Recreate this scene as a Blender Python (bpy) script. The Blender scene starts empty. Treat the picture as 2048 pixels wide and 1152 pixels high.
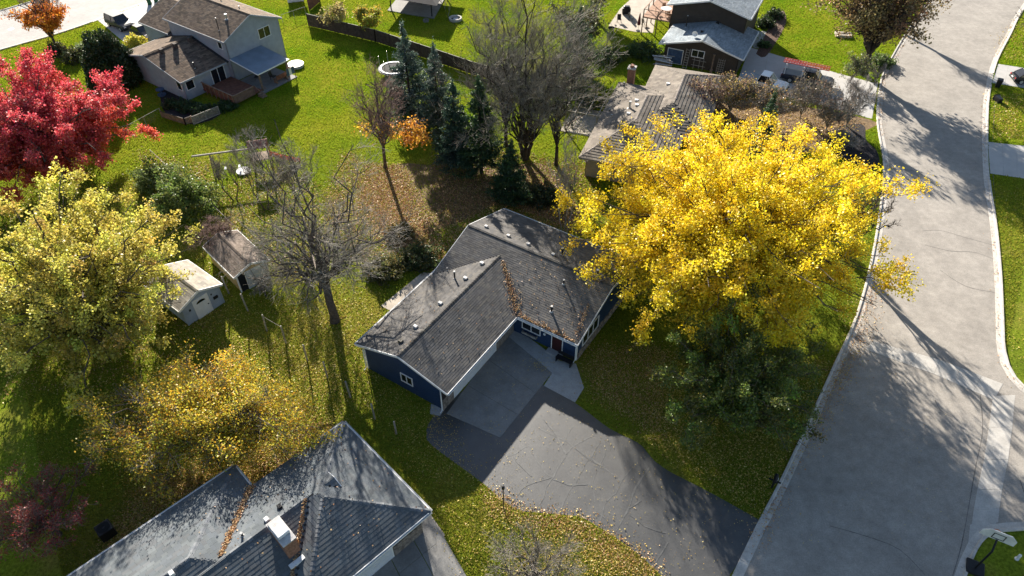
import bpy, math, random
import numpy as np
from mathutils import Vector, Matrix
from math import radians as rad, sin, cos, pi, sqrt, tan, atan2

# ---------------------------------------------------------------- camera, sky, sun, exposure
scene = bpy.context.scene
C = scene.collection
CAM_H, CAM_DIP, FPX = 42.0, rad(43.6), 1400.0          # metres, dip below the horizon, focal length in photo pixels
cam = bpy.data.cameras.new('camera')
cam.sensor_width = 36.0
cam.lens = FPX / 2048 * 36
cam.clip_end = 3000
cam_ob = bpy.data.objects.new('camera', cam)
C.objects.link(cam_ob)
cam_ob.location = (0, 0, CAM_H)
cam_ob.rotation_euler = (pi / 2 - CAM_DIP, 0, 0)
scene.camera = cam_ob

SUN_AZ, SUN_EL = rad(-17.5), rad(20.4)
world = bpy.data.worlds.new('World')
scene.world = world
world.use_nodes = True
wn = world.node_tree.nodes
sky = wn.new('ShaderNodeTexSky')
sky.sky_type = 'NISHITA'
sky.sun_disc = False
sky.sun_elevation = SUN_EL
sky.sun_rotation = SUN_AZ
sky.air_density = 1.0
sky.dust_density = 0.6
world.node_tree.links.new(sky.outputs[0], wn['Background'].inputs[0])
wn['Background'].inputs[1].default_value = 0.05
sun = bpy.data.lights.new('sun', 'SUN')
sun.energy = 5.0
sun.angle = rad(0.55)
sun.color = (1.0, 0.92, 0.80)
sun_ob = bpy.data.objects.new('sun', sun)
C.objects.link(sun_ob)
SV = Vector((sin(SUN_AZ) * cos(SUN_EL), cos(SUN_AZ) * cos(SUN_EL), sin(SUN_EL)))
sun_ob.rotation_euler = SV.to_track_quat('Z', 'Y').to_euler()
sun_ob.location = (-30, 90, 60)
vs = scene.view_settings
vs.view_transform = 'Standard'
vs.look = 'None'
vs.gamma = 1.0
vs.use_curve_mapping = False
vs.exposure = 1.8
scene.cycles.max_bounces = 4
scene.cycles.diffuse_bounces = 2
scene.cycles.glossy_bounces = 2
scene.cycles.transmission_bounces = 3
scene.cycles.transparent_max_bounces = 6
scene.cycles.use_denoising = True

random.seed(7)
RNG = np.random.default_rng(11)


def gp(px, py, z=0.0):
    """surveyed point: where the sight line of a photo pixel meets the level z (world metres)"""
    a, b = (px - 1024) / FPX, (py - 576) / FPX
    d = Vector((a, cos(CAM_DIP) - b * sin(CAM_DIP), -sin(CAM_DIP) - b * cos(CAM_DIP)))
    return Vector((0, 0, CAM_H)) + d * ((z - CAM_H) / d.z)


def tall(base, top_y):
    """height of a thing standing on ground pixel `base` whose top shows at photo row top_y"""
    p = gp(*base)
    lo, hi = 0.0, 40.0
    for _ in range(40):
        m = (lo + hi) / 2
        q = (p.x, p.y, m - CAM_H)
        yc = -q[1] * sin(CAM_DIP) - q[2] * cos(CAM_DIP)
        zc = q[1] * cos(CAM_DIP) - q[2] * sin(CAM_DIP)
        if 576 + FPX * yc / zc > top_y: lo = m
        else: hi = m
    return lo


# ---------------------------------------------------------------- materials
MATS = {}


def lk(nt, a, b): nt.links.new(a, b)


def mat(name, col, rough=0.8, var=0.15, scale=3.0, bump=0.0, bscale=40.0, metal=0.0, spec=0.3, col2=None, detail=4.0, wave=None, speck=0.0):
    m = bpy.data.materials.new(name)
    m.use_nodes = True
    nt = m.node_tree
    b = nt.nodes['Principled BSDF']
    b.inputs['Roughness'].default_value = rough
    b.inputs['Metallic'].default_value = metal
    b.inputs['Specular IOR Level'].default_value = spec
    geo = nt.nodes.new('ShaderNodeNewGeometry')
    n = nt.nodes.new('ShaderNodeTexNoise')
    n.inputs['Scale'].default_value = scale
    n.inputs['Detail'].default_value = detail
    n.inputs['Roughness'].default_value = .68 if detail >= 8 else .5
    lk(nt, geo.outputs['Position'], n.inputs['Vector'])
    r = nt.nodes.new('ShaderNodeValToRGB')
    c1 = [max(0, c * (1 - var)) for c in col]
    c2 = [c * (1 + var) for c in col] if col2 is None else list(col2)
    r.color_ramp.elements[0].position = 0.35
    r.color_ramp.elements[1].position = 0.65
    r.color_ramp.elements[0].color = (*c1, 1)
    r.color_ramp.elements[1].color = (*c2, 1)
    lk(nt, n.outputs['Fac'], r.inputs['Fac'])
    csrc = r.outputs['Color']
    if speck:                                    # aggregate, stains and wheel-worn mottling
        for sc_, am in ((11.0, speck), (1.7, speck * .7)):
            ns = nt.nodes.new('ShaderNodeTexNoise'); ns.inputs['Scale'].default_value = sc_; ns.inputs['Detail'].default_value = 6; ns.inputs['Roughness'].default_value = .7
            lk(nt, geo.outputs['Position'], ns.inputs['Vector'])
            mp = nt.nodes.new('ShaderNodeMapRange'); mp.inputs['From Min'].default_value = .3; mp.inputs['From Max'].default_value = .7
            mp.inputs['To Min'].default_value = 1 - am; mp.inputs['To Max'].default_value = 1 + am
            lk(nt, ns.outputs['Fac'], mp.inputs['Value'])
            vm = nt.nodes.new('ShaderNodeVectorMath'); vm.operation = 'SCALE'
            lk(nt, csrc, vm.inputs[0]); lk(nt, mp.outputs[0], vm.inputs['Scale']); csrc = vm.outputs[0]
    lk(nt, csrc, b.inputs['Base Color'])
    if wave:
        sx = nt.nodes.new('ShaderNodeSeparateXYZ')
        lk(nt, geo.outputs['Position'], sx.inputs[0])
        mm = nt.nodes.new('ShaderNodeMath'); mm.operation = 'MULTIPLY'; mm.inputs[1].default_value = 1 / wave
        lk(nt, sx.outputs['Z'], mm.inputs[0])
        fr = nt.nodes.new('ShaderNodeMath'); fr.operation = 'FRACT'
        lk(nt, mm.outputs[0], fr.inputs[0])
        inv = nt.nodes.new('ShaderNodeMath'); inv.operation = 'SUBTRACT'; inv.inputs[0].default_value = 1
        lk(nt, fr.outputs[0], inv.inputs[1])
        bp = nt.nodes.new('ShaderNodeBump'); bp.inputs['Distance'].default_value = 0.02; bp.inputs['Strength'].default_value = 0.9
        lk(nt, inv.outputs[0], bp.inputs['Height'])
        lk(nt, bp.outputs[0], b.inputs['Normal'])
    elif bump:
        n2 = nt.nodes.new('ShaderNodeTexNoise')
        n2.inputs['Scale'].default_value = bscale
        n2.inputs['Detail'].default_value = 3
        lk(nt, geo.outputs['Position'], n2.inputs['Vector'])
        bp = nt.nodes.new('ShaderNodeBump'); bp.inputs['Distance'].default_value = bump; bp.inputs['Strength'].default_value = 1.0
        lk(nt, n2.outputs['Fac'], bp.inputs['Height'])
        lk(nt, bp.outputs[0], b.inputs['Normal'])
    MATS[name] = m
    return m


def leafmat(name, trans=0.4, gloss=0.03):
    m = bpy.data.materials.new(name)
    m.use_nodes = True
    nt = m.node_tree
    nt.nodes.remove(nt.nodes['Principled BSDF'])
    at = nt.nodes.new('ShaderNodeAttribute'); at.attribute_name = 'tint'
    d = nt.nodes.new('ShaderNodeBsdfDiffuse')
    t = nt.nodes.new('ShaderNodeBsdfTranslucent')
    g = nt.nodes.new('ShaderNodeBsdfGlossy'); g.inputs['Roughness'].default_value = 0.45; g.inputs['Color'].default_value = (.9, .9, .9, 1)
    mx = nt.nodes.new('ShaderNodeMixShader'); mx.inputs[0].default_value = trans
    mg = nt.nodes.new('ShaderNodeMixShader'); mg.inputs[0].default_value = gloss
    lk(nt, at.outputs['Color'], d.inputs['Color']); lk(nt, at.outputs['Color'], t.inputs['Color'])
    lk(nt, d.outputs[0], mx.inputs[1]); lk(nt, t.outputs[0], mx.inputs[2])
    lk(nt, mx.outputs[0], mg.inputs[1]); lk(nt, g.outputs[0], mg.inputs[2])
    lk(nt, mg.outputs[0], nt.nodes['Material Output'].inputs['Surface'])
    MATS[name] = m
    return m


def tintmat(name, rough=0.9, bump=0.004, bscale=60.0, grime=0.25, gscale=0.9):
    """colour from the per-piece 'tint' attribute, broken up by weathering"""
    m = bpy.data.materials.new(name)
    m.use_nodes = True
    nt = m.node_tree
    b = nt.nodes['Principled BSDF']
    b.inputs['Roughness'].default_value = rough
    b.inputs['Specular IOR Level'].default_value = 0.04
    at = nt.nodes.new('ShaderNodeAttribute'); at.attribute_name = 'tint'
    geo = nt.nodes.new('ShaderNodeNewGeometry')
    n = nt.nodes.new('ShaderNodeTexNoise'); n.inputs['Scale'].default_value = gscale; n.inputs['Detail'].default_value = 6
    lk(nt, geo.outputs['Position'], n.inputs['Vector'])
    mp = nt.nodes.new('ShaderNodeMapRange')
    mp.inputs['From Min'].default_value = 0.3; mp.inputs['From Max'].default_value = 0.7
    mp.inputs['To Min'].default_value = 1 - grime; mp.inputs['To Max'].default_value = 1 + grime
    lk(nt, n.outputs['Fac'], mp.inputs['Value'])
    mx = nt.nodes.new('ShaderNodeVectorMath'); mx.operation = 'SCALE'
    lk(nt, at.outputs['Color'], mx.inputs[0]); lk(nt, mp.outputs[0], mx.inputs['Scale'])
    lk(nt, mx.outputs[0], b.inputs['Base Color'])
    if bump:
        n2 = nt.nodes.new('ShaderNodeTexNoise'); n2.inputs['Scale'].default_value = bscale
        lk(nt, geo.outputs['Position'], n2.inputs['Vector'])
        bp = nt.nodes.new('ShaderNodeBump'); bp.inputs['Distance'].default_value = bump
        lk(nt, n2.outputs['Fac'], bp.inputs['Height']); lk(nt, bp.outputs[0], b.inputs['Normal'])
    MATS[name] = m
    return m


# surfaces
def grass_mat():
    m = bpy.data.materials.new('lawn'); m.use_nodes = True; nt = m.node_tree
    b = nt.nodes['Principled BSDF']; b.inputs['Roughness'].default_value = 0.95; b.inputs['Specular IOR Level'].default_value = 0.0
    geo = nt.nodes.new('ShaderNodeNewGeometry')
    n1 = nt.nodes.new('ShaderNodeTexNoise'); n1.inputs['Scale'].default_value = 0.16; n1.inputs['Detail'].default_value = 5
    n2 = nt.nodes.new('ShaderNodeTexNoise'); n2.inputs['Scale'].default_value = 5.0; n2.inputs['Detail'].default_value = 6
    for n in (n1, n2): lk(nt, geo.outputs['Position'], n.inputs['Vector'])
    r1 = nt.nodes.new('ShaderNodeValToRGB')
    e = r1.color_ramp.elements
    e[0].position = .32; e[0].color = (.11, .155, .018, 1); e[1].position = .68; e[1].color = (.235, .21, .05, 1)
    e.new(.5).color = (.155, .205, .02, 1)
    r1b = nt.nodes.new('ShaderNodeValToRGB'); e = r1b.color_ramp.elements      # lusher northern yards
    e[0].position = .32; e[0].color = (.09, .175, .008, 1); e[1].position = .68; e[1].color = (.24, .24, .025, 1)
    sx = nt.nodes.new('ShaderNodeSeparateXYZ'); mr = nt.nodes.new('ShaderNodeMapRange'); mr.inputs['From Min'].default_value = 50; mr.inputs['From Max'].default_value = 72
    lk(nt, geo.outputs['Position'], sx.inputs[0]); lk(nt, sx.outputs['Y'], mr.inputs['Value'])
    lm = nt.nodes.new('ShaderNodeMix'); lm.data_type = 'RGBA'; lk(nt, mr.outputs[0], lm.inputs[0])
    r2 = nt.nodes.new('ShaderNodeValToRGB')
    n1.inputs['Roughness'].default_value = .62
    n2.inputs['Roughness'].default_value = .65
    r2.color_ramp.elements[0].position = .3; r2.color_ramp.elements[0].color = (.42, .42, .42, 1)
    r2.color_ramp.elements[1].position = .7; r2.color_ramp.elements[1].color = (1.35, 1.3, 1.2, 1)
    mx = nt.nodes.new('ShaderNodeMix'); mx.data_type = 'RGBA'; mx.blend_type = 'MULTIPLY'; mx.inputs[0].default_value = 1
    lk(nt, n1.outputs['Fac'], r1.inputs[0]); lk(nt, n2.outputs['Fac'], r2.inputs[0])
    lk(nt, n1.outputs['Fac'], r1b.inputs[0]); lk(nt, r1.outputs[0], lm.inputs[6]); lk(nt, r1b.outputs[0], lm.inputs[7]); lk(nt, lm.outputs[2], mx.inputs[6]); lk(nt, r2.outputs[0], mx.inputs[7])
    lk(nt, mx.outputs[2], b.inputs['Base Color'])
    n3 = nt.nodes.new('ShaderNodeTexNoise'); n3.inputs['Scale'].default_value = 14; n3.inputs['Detail'].default_value = 4
    lk(nt, geo.outputs['Position'], n3.inputs['Vector'])
    bp = nt.nodes.new('ShaderNodeBump'); bp.inputs['Distance'].default_value = .05
    lk(nt, n3.outputs['Fac'], bp.inputs['Height']); lk(nt, bp.outputs[0], b.inputs['Normal'])
    return m


M_LAWN = grass_mat()
M_ROAD = mat('street_asphalt', (.295, .27, .24), .9, .14, .35, .006, 45, detail=8, speck=.22)
M_DRIVE = mat('driveway_asphalt', (.028, .029, .031), .47, .2, .55, .004, 60, detail=8, col2=(.046, .046, .045), spec=1.0, speck=.3)
M_CONC = mat('concrete', (.42, .40, .37), .85, .12, .8, .004, 40, detail=8, speck=.15)
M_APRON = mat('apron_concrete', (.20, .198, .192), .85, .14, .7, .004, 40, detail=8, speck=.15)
M_WALK = mat('walk_concrete', (.34, .34, .335), .85, .1, .9, .004, 40, detail=8, speck=.15)
M_KERB = mat('kerb_concrete', (.47, .44, .40), .85, .15, 1.5, .004, 30, detail=8, speck=.15)
M_TAR = mat('crack_filler', (.075, .075, .072), .42, .3, 3.0, spec=1.0)
M_HAIR = mat('hairline_crack', (.13, .12, .11), .9, .3, 3.0)
M_JOINT = mat('joint_tar', (.05, .05, .05), .8, .3, 3.0)
M_MULCH = mat('dark_mulch', (.022, .019, .022), .95, .5, 6.0, .05, 14)
M_SOIL = mat('leaf_strewn_soil', (.16, .105, .055), .95, .4, 2.0, .04, 12, detail=8)
M_PATIO = mat('patio_concrete', (.40, .35, .29), .9, .15, 1.0, .004, 30, detail=8)
M_WHITE = mat('white_trim', (.72, .72, .72), .5, .05, 2.0)
M_WHITE2 = mat('white_paint', (.62, .63, .66), .45, .05, 2.0)
M_BLUE = mat('navy_siding', (.017, .040, .095), .55, .1, 1.5, wave=.16)
M_STONE = mat('stone_veneer', (.20, .17, .15), .9, .45, 4.5, .02, 12)
M_GLASS = mat('window_glass', (.012, .015, .02), .06, .1, 1.0, spec=.8)
M_BLACK = mat('black_metal', (.015, .015, .017), .4, .2, 4.0)
M_DARK = mat('dark_interior', (.01, .011, .014), .9, .2, 2.0)
M_GREYSID = mat('grey_lap_siding', (.30, .33, .37), .7, .08, 1.5, wave=.2)
M_SHEDSID = mat('pale_blue_grey_siding', (.30, .35, .42), .7, .08, 1.5, wave=.25)
M_TANSID = mat('tan_siding', (.30, .25, .19), .8, .12, 1.5, wave=.2)
M_YELSID = mat('faded_yellow_siding', (.42, .31, .14), .8, .12, 1.5)
M_BRSID = mat('dark_brown_siding', (.052, .042, .036), .7, .12, 1.5, wave=.2)
M_BRICK = mat('brick', (.25, .13, .09), .9, .3, 8.0, .01, 20)
M_WOOD = mat('weathered_wood', (.20, .14, .10), .85, .25, 3.0, .006, 25)
M_REDWOOD = mat('red_stained_wood', (.17, .075, .05), .85, .25, 3.0, .006, 25)
M_DECKW = mat('pale_deck_wood', (.36, .22, .15), .8, .2, 3.0, .004, 25)  # paler, redder wood tone for the brown house deck and chairs
M_GREYW = mat('grey_weathered_wood', (.30, .28, .25), .9, .25, 4.0, .006, 25)
M_FENCE = mat('dark_fence_wood', (.055, .04, .033), .85, .3, 3.0, .006, 25)
M_METAL = mat('galvanised_metal', (.55, .55, .55), .4, .1, 3.0, metal=.7)
M_VENT = mat('vent_metal', (.45, .44, .43), .5, .15, 4.0)
M_ROOFUND = mat('roof_underlay', (.03, .03, .032), .95, .2, 2.0)
M_CANOPY = mat('porch_metal_roof', (.17, .22, .28), .5, .1, 1.0)
M_BARK = mat('grey_bark', (.085, .07, .06), .95, .35, 6.0, .03, 18)
M_BARKD = mat('dark_bark', (.045, .036, .03), .95, .35, 6.0, .03, 18)
M_TWIG = mat('grey_twigs', (.235, .215, .185), .9, .25, 3.0)
M_TWIGP = mat('pale_twigs', (.30, .27, .25), .9, .2, 3.0)
M_TWIGR = mat('reddish_twigs', (.24, .16, .14), .9, .3, 3.0)
M_LEAF = leafmat('leaves', .42)
M_NEEDLE = leafmat('needles', .2)
M_LITTER = leafmat('fallen_leaf', .25)
M_BLADE = leafmat('grass_blade', .45, 0.0)
M_SHINGLE = tintmat('asphalt_shingles', .9, .003, 70, .18, .7)
M_GREEN = mat('green_plastic', (.02, .10, .04), .5, .1, 3.0)
M_RED = mat('red_plastic', (.45, .03, .03), .5, .1, 3.0)
M_REDF = mat('red_fibreglass', (.50, .09, .07), .5, .1, 3.0)
M_ORANGE = mat('orange_plastic', (.60, .16, .03), .5, .15, 3.0)
M_BLUEP = mat('blue_plastic', (.05, .09, .17), .5, .2, 3.0)
M_MAROON = mat('maroon_fabric', (.12, .025, .03), .9, .2, 4.0)
M_RUBBER = mat('rubber', (.02, .02, .02), .8, .2, 5.0)
M_PNAVY = mat('car_paint_navy', (.02, .026, .038), .35, .08, 2.0, spec=.3)
M_PBLACK = mat('car_paint_black', (.014, .013, .016), .32, .08, 2.0, spec=.3)
M_PWHITE = mat('car_paint_white', (.75, .75, .74), .3, .04, 2.0, spec=.6)
M_LAMPR = mat('tail_lamp_red', (.45, .01, .015), .2, .1, 3.0, spec=.6)
M_LAMPW = mat('head_lamp', (.7, .7, .7), .15, .1, 3.0, spec=.7)
M_CANVAS = mat('pale_canvas', (.60, .60, .60), .8, .1, 2.0)


# ---------------------------------------------------------------- mesh helpers
def link(o, parent=None):
    C.objects.link(o)
    if parent is not None: o.parent = parent
    return o


def npmesh(name, V, F, m, parent=None, tint=None, smooth=False):
    """V (n,3), F (k,3|4) arrays -> one mesh object"""
    V = np.ascontiguousarray(V, dtype=np.float32); F = np.ascontiguousarray(F, dtype=np.int32)
    me = bpy.data.meshes.new(name)
    me.vertices.add(len(V)); me.vertices.foreach_set('co', V.ravel())
    k = F.shape[1]
    me.loops.add(F.size); me.loops.foreach_set('vertex_index', F.ravel())
    me.polygons.add(len(F)); me.polygons.foreach_set('loop_start', np.arange(0, F.size, k, dtype=np.int32))
    if smooth: me.polygons.foreach_set('use_smooth', np.ones(len(F), dtype=bool))
    me.update(calc_edges=True)
    if tint is not None:
        a = me.attributes.new('tint', 'FLOAT_COLOR', 'POINT')
        c = np.ones((len(V), 4), dtype=np.float32); c[:, :3] = tint
        a.data.foreach_set('color', c.ravel())
    me.materials.append(m)
    return link(bpy.data.objects.new(name, me), parent)


class MB:
    def __init__(s): s.v = []; s.f = []

    def add(s, vs, fs):
        o = len(s.v); s.v += [tuple(p) for p in vs]; s.f += [tuple(i + o for i in f) for f in fs]; return s

    def box(s, x0, x1, y0, y1, z0, z1):
        return s.add([(x0, y0, z0), (x1, y0, z0), (x1, y1, z0), (x0, y1, z0), (x0, y0, z1), (x1, y0, z1), (x1, y1, z1), (x0, y1, z1)],
                     [(3, 2, 1, 0), (4, 5, 6, 7), (0, 1, 5, 4), (1, 2, 6, 5), (2, 3, 7, 6), (3, 0, 4, 7)])

    def beam(s, p, q, w, h, up=(0, 0, 1)):
        p, q = Vector(p), Vector(q); d = (q - p).normalized(); u = Vector(up)
        if abs(d.dot(u)) > .98: u = Vector((1, 0, 0))
        r = d.cross(u).normalized(); u = r.cross(d)
        vs = [b + r * (sx * w / 2) + u * (sy * h / 2) for b in (p, q) for sx, sy in ((-1, -1), (1, -1), (1, 1), (-1, 1))]
        return s.add(vs, [(3, 2, 1, 0), (4, 5, 6, 7), (0, 1, 5, 4), (1, 2, 6, 5), (2, 3, 7, 6), (3, 0, 4, 7)])

    def prism(s, poly, z0, z1):
        n = len(poly)
        a = sum(poly[i][0] * poly[(i + 1) % n][1] - poly[(i + 1) % n][0] * poly[i][1] for i in range(n))
        if a < 0: poly = poly[::-1]
        vs = [(p[0], p[1], z0) for p in poly] + [(p[0], p[1], z1) for p in poly]
        return s.add(vs, [tuple(range(n - 1, -1, -1)), tuple(range(n, 2 * n))] + [(i, (i + 1) % n, n + (i + 1) % n, n + i) for i in range(n)])

    def tube(s, pts, r, n=8, cap=True):
        pts = [Vector(p) for p in pts]; rs = r if isinstance(r, (list, tuple)) else [r] * len(pts)
        vs = []
        for i, p in enumerate(pts):
            d = (pts[min(i + 1, len(pts) - 1)] - pts[max(i - 1, 0)]).normalized()
            u = Vector((0, 0, 1)) if abs(d.z) < .9 else Vector((1, 0, 0))
            a = d.cross(u).normalized(); b = a.cross(d)
            vs += [p + (a * cos(2 * pi * k / n) + b * sin(2 * pi * k / n)) * rs[i] for k in range(n)]
        fs = [(i * n + k, i * n + (k + 1) % n, (i + 1) * n + (k + 1) % n, (i + 1) * n + k) for i in range(len(pts) - 1) for k in range(n)]
        if cap: fs += [tuple(range(n - 1, -1, -1)), tuple(range((len(pts) - 1) * n, len(pts) * n))]
        return s.add(vs, fs)

    def ring(s, c, r0, r1, z0, z1, n=24):
        vs = []
        for k in range(n):
            a = 2 * pi * k / n
            for r, z in ((r0, z0), (r1, z0), (r1, z1), (r0, z1)): vs.append((c[0] + r * cos(a), c[1] + r * sin(a), z))
        fs = []
        for k in range(n):
            a, b = k * 4, ((k + 1) % n) * 4
            fs += [(a + i, b + i, b + (i + 1) % 4, a + (i + 1) % 4) for i in range(4)]
        return s.add(vs, fs)

    def build(s, name, m, parent=None, bevel=0.0, smooth=False):
        me = bpy.data.meshes.new(name); me.from_pydata(s.v, [], s.f)
        if smooth: me.polygons.foreach_set('use_smooth', [True] * len(me.polygons))
        me.update(); me.materials.append(m)
        o = link(bpy.data.objects.new(name, me), parent)
        if bevel:
            b = o.modifiers.new('bevel', 'BEVEL'); b.width = bevel; b.segments = 2; b.limit_method = 'ANGLE'
        return o


def tag(o, label, cat, group=None, kind=None):
    o['label'] = label
    if cat: o['category'] = cat
    if group: o['group'] = group
    if kind: o['kind'] = kind
    return o


def struct(o, label=None):
    o['kind'] = 'structure'
    if label: o['label'] = label
    return o


def thing(name, label, cat, loc=(0, 0, 0), rz=0.0, group=None):
    o = bpy.data.objects.new(name, None); o.empty_display_size = .3
    o.location = loc; o.rotation_euler = (0, 0, rz)
    return tag(link(o), label, cat, group)


def pip(P, poly):
    """vectorised point in polygon, P (n,2)"""
    x, y = P[:, 0], P[:, 1]; r = np.zeros(len(P), bool); n = len(poly)
    for i in range(n):
        x1, y1 = poly[i][:2]; x2, y2 = poly[(i + 1) % n][:2]
        c = ((y1 > y) != (y2 > y)) & (x < (x2 - x1) * (y - y1) / (y2 - y1 + 1e-12) + x1)
        r ^= c
    return r


def ppoly(pts, z=0.0): return [gp(x, y, z) for x, y in pts]


def smooth_line(pts, step=1.0):
    """Catmull-Rom through ground points"""
    P = [Vector(p) for p in pts]; out = []
    for i in range(len(P) - 1):
        a, b, c, d = P[max(i - 1, 0)], P[i], P[i + 1], P[min(i + 2, len(P) - 1)]
        n = max(2, int((c - b).length / step))
        for k in range(n):
            t = k / n
            out.append(.5 * ((2 * b) + (c - a) * t + (2 * a - 5 * b + 4 * c - d) * t * t + (3 * b - a - 3 * c + d) * t ** 3))
    out.append(P[-1]); return out


PAVED = []      # outlines where no grass grows


def sheet(name, pts, z, m, paved=True, parent=None, thick=None):
    """flat sheet from ground points (triangulated n-gon)"""
    poly = [(p[0], p[1]) for p in pts]
    if paved: PAVED.append(poly)
    if thick: return MB().prism(poly, z - thick, z).build(name, m, parent)
    n = len(poly)
    a = sum(poly[i][0] * poly[(i + 1) % n][1] - poly[(i + 1) % n][0] * poly[i][1] for i in range(n))
    if a < 0: poly = poly[::-1]
    return MB().add([(x, y, z) for x, y in poly], [tuple(range(n))]).build(name, m, parent)


def strip(name, line, w, z, m, parent=None):
    """thin painted or tarred line lying on a surface"""
    L = [Vector((p[0], p[1], z)) for p in line]; vs = []
    for i, p in enumerate(L):
        d = (L[min(i + 1, len(L) - 1)] - L[max(i - 1, 0)]).normalized(); nrm = Vector((-d.y, d.x, 0))
        ww = w * (.6 + .8 * random.random()) / 2
        vs += [p + nrm * ww, p - nrm * ww]
    return MB().add(vs, [(2 * i + 1, 2 * i + 3, 2 * i + 2, 2 * i) for i in range(len(L) - 1)]).build(name, m, parent)

# ---------------------------------------------------------------- setting: lawn, streets, kerbs, drives
struct(MB().add([(-420, -120, 0), (420, -120, 0), (420, 520, 0), (-420, 520, 0)], [(0, 1, 2, 3)]).build('ground', M_LAWN), 'green autumn lawn running through all the yards')

LEFT = ppoly([(1960, -160), (1900, -62), (1850, 9), (1819, 53), (1787, 106), (1762, 156), (1753, 237), (1766, 330), (1757, 430), (1737, 540), (1708, 640), (1669, 725), (1612, 850), (1560, 960), (1513, 1050), (1460, 1160), (1380, 1330)])
RIGHT = ppoly([(2180, -160), (2110, -62), (2048, 19), (2022, 69), (1994, 125), (1980, 187), (1976, 234), (1976, 300), (1980, 362), (1994, 456), (2003, 550), (2007, 640), (2011, 705), (2032, 756), (2085, 797), (2230, 865)])
LOWR = ppoly([(2230, 1045), (2060, 1060), (1992, 1066), (1964, 1085), (1946, 1118), (1930, 1160), (1880, 1320)])
LEFT, RIGHT, LOWR = (smooth_line(l, 1.2) for l in (LEFT, RIGHT, LOWR))
struct(sheet('street', LEFT + LOWR[::-1] + RIGHT[::-1], .006, M_ROAD), 'pale grey residential street curving down the right side')


def kerb_run(name, line, side, label, low=()):
    root = bpy.data.objects.new(name, None); link(root); struct(root, label)
    L = [Vector((p[0], p[1], 0)) for p in line]
    nr = []
    for i in range(len(L)):
        d = (L[min(i + 1, len(L) - 1)] - L[max(i - 1, 0)]).normalized(); nr.append(Vector((d.y, -d.x, 0)) * side)
    i = 0
    while i < len(L) - 1:
        j = min(i + 3, len(L) - 1)
        mid = L[(i + j) // 2]
        h = .035 if any((mid - c).length < r for c, r in low) else .12
        prof = ((-.02, 0), (0, h), (.15, h), (.20, .035), (.58, .018), (.58, 0))
        vs = []; fs = []
        for k in range(i, j + 1):
            p = L[k]
            if k == i and i: p = p + (L[k + 1] - L[k]).normalized() * .02
            vs += [(p + nr[k] * a + Vector((0, 0, z))) for a, z in prof]
        n = len(prof)
        for k in range(j - i):
            for q in range(n): fs.append((k * n + q, (k + 1) * n + q, (k + 1) * n + (q + 1) % n, k * n + (q + 1) % n))
        fs += [tuple(range(n)), tuple(range((j - i) * n + n - 1, (j - i) * n - 1, -1))]
        if side < 0: fs = [f[::-1] for f in fs]
        MB().add(vs, fs).build('kerb_stone', M_KERB, root)
        i = j
    return root


low_pts = [(gp(1490, 1095), 5.0), (gp(1752, 200), 3.5)]
kerb_run('kerb', LEFT, -1, 'concrete kerb along the left side of the street', low_pts)
kerb_run('kerb', RIGHT, 1, 'concrete kerb along the right side of the street', [(gp(1977, 318), 2.8), (gp(1985, 150), 2.0)])
kerb_run('kerb', LOWR, 1, 'short concrete kerb round the bottom right corner lawn')


def slab_run(name, A, B, n, m, z, label, jg=.02, parent=None):
    """row of cast slabs between two edge lines A and B (same number of points in each)"""
    root = parent
    if root is None:
        root = bpy.data.objects.new(name, None); link(root); struct(root, label)

    def at(Ln, t):
        t = t * (len(Ln) - 1); i = min(int(t), len(Ln) - 2); return Vector(Ln[i]).lerp(Vector(Ln[i + 1]), t - i)
    tot = (at(A, 1) - at(A, 0)).length
    e = jg / max(tot, .1) / 2
    for k in range(n):
        a, b = k / n + e, (k + 1) / n - e
        q = [at(A, a), at(A, b), at(B, b), at(B, a)]
        dz = random.uniform(-.003, .003)
        MB().prism([(p.x, p.y) for p in q], .001, z + dz).build('concrete_slab', m, root)
    return root


# valley gutters across the junction
slab_run('valley_gutter', ppoly([(1748, 683), (1880, 720), (2006, 768)]), ppoly([(1726, 697), (1868, 748), (1988, 800)]), 6, M_CONC, .018, 'pale concrete valley gutter crossing the street')
slab_run('valley_gutter', ppoly([(1986, 792), (1972, 900), (1950, 1000), (1943, 1050)]), ppoly([(2030, 790), (2020, 900), (2000, 1000), (1996, 1045)]), 5, M_CONC, .018, 'wide concrete valley gutter across the side street mouth')
sheet('paved_strip', ppoly([(1996, 1020), (1940, 1050), (1935, 1100), (1960, 1085), (1990, 1066)]), .014, M_CONC)['kind'] = 'structure'

street = bpy.data.objects['street']
for ln in ([(1765, 337), (1800, 338), (1870, 352), (1960, 392)], [(1845, 462), (1880, 461), (1930, 475), (1992, 492)], [(1850, 490), (1900, 502), (1950, 505), (1996, 522)],
           [(1880, 540), (1930, 572), (1990, 585)], [(1870, 800), (1880, 820), (1905, 835)], [(1660, 1052), (1740, 1075), (1800, 1100), (1850, 1150)], [(1610, 860), (1530, 1060), (1480, 1150)],
           [(1990, 200), (1985, 300), (1988, 380), (2000, 520)], [(1960, 790), (1965, 860), (1950, 940), (1925, 1080), (1905, 1152)], [(2040, 960), (2048, 985)]):
    strip('street_crack', smooth_line(ppoly(ln), .5), .04, .0115, M_HAIR, street)

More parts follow.
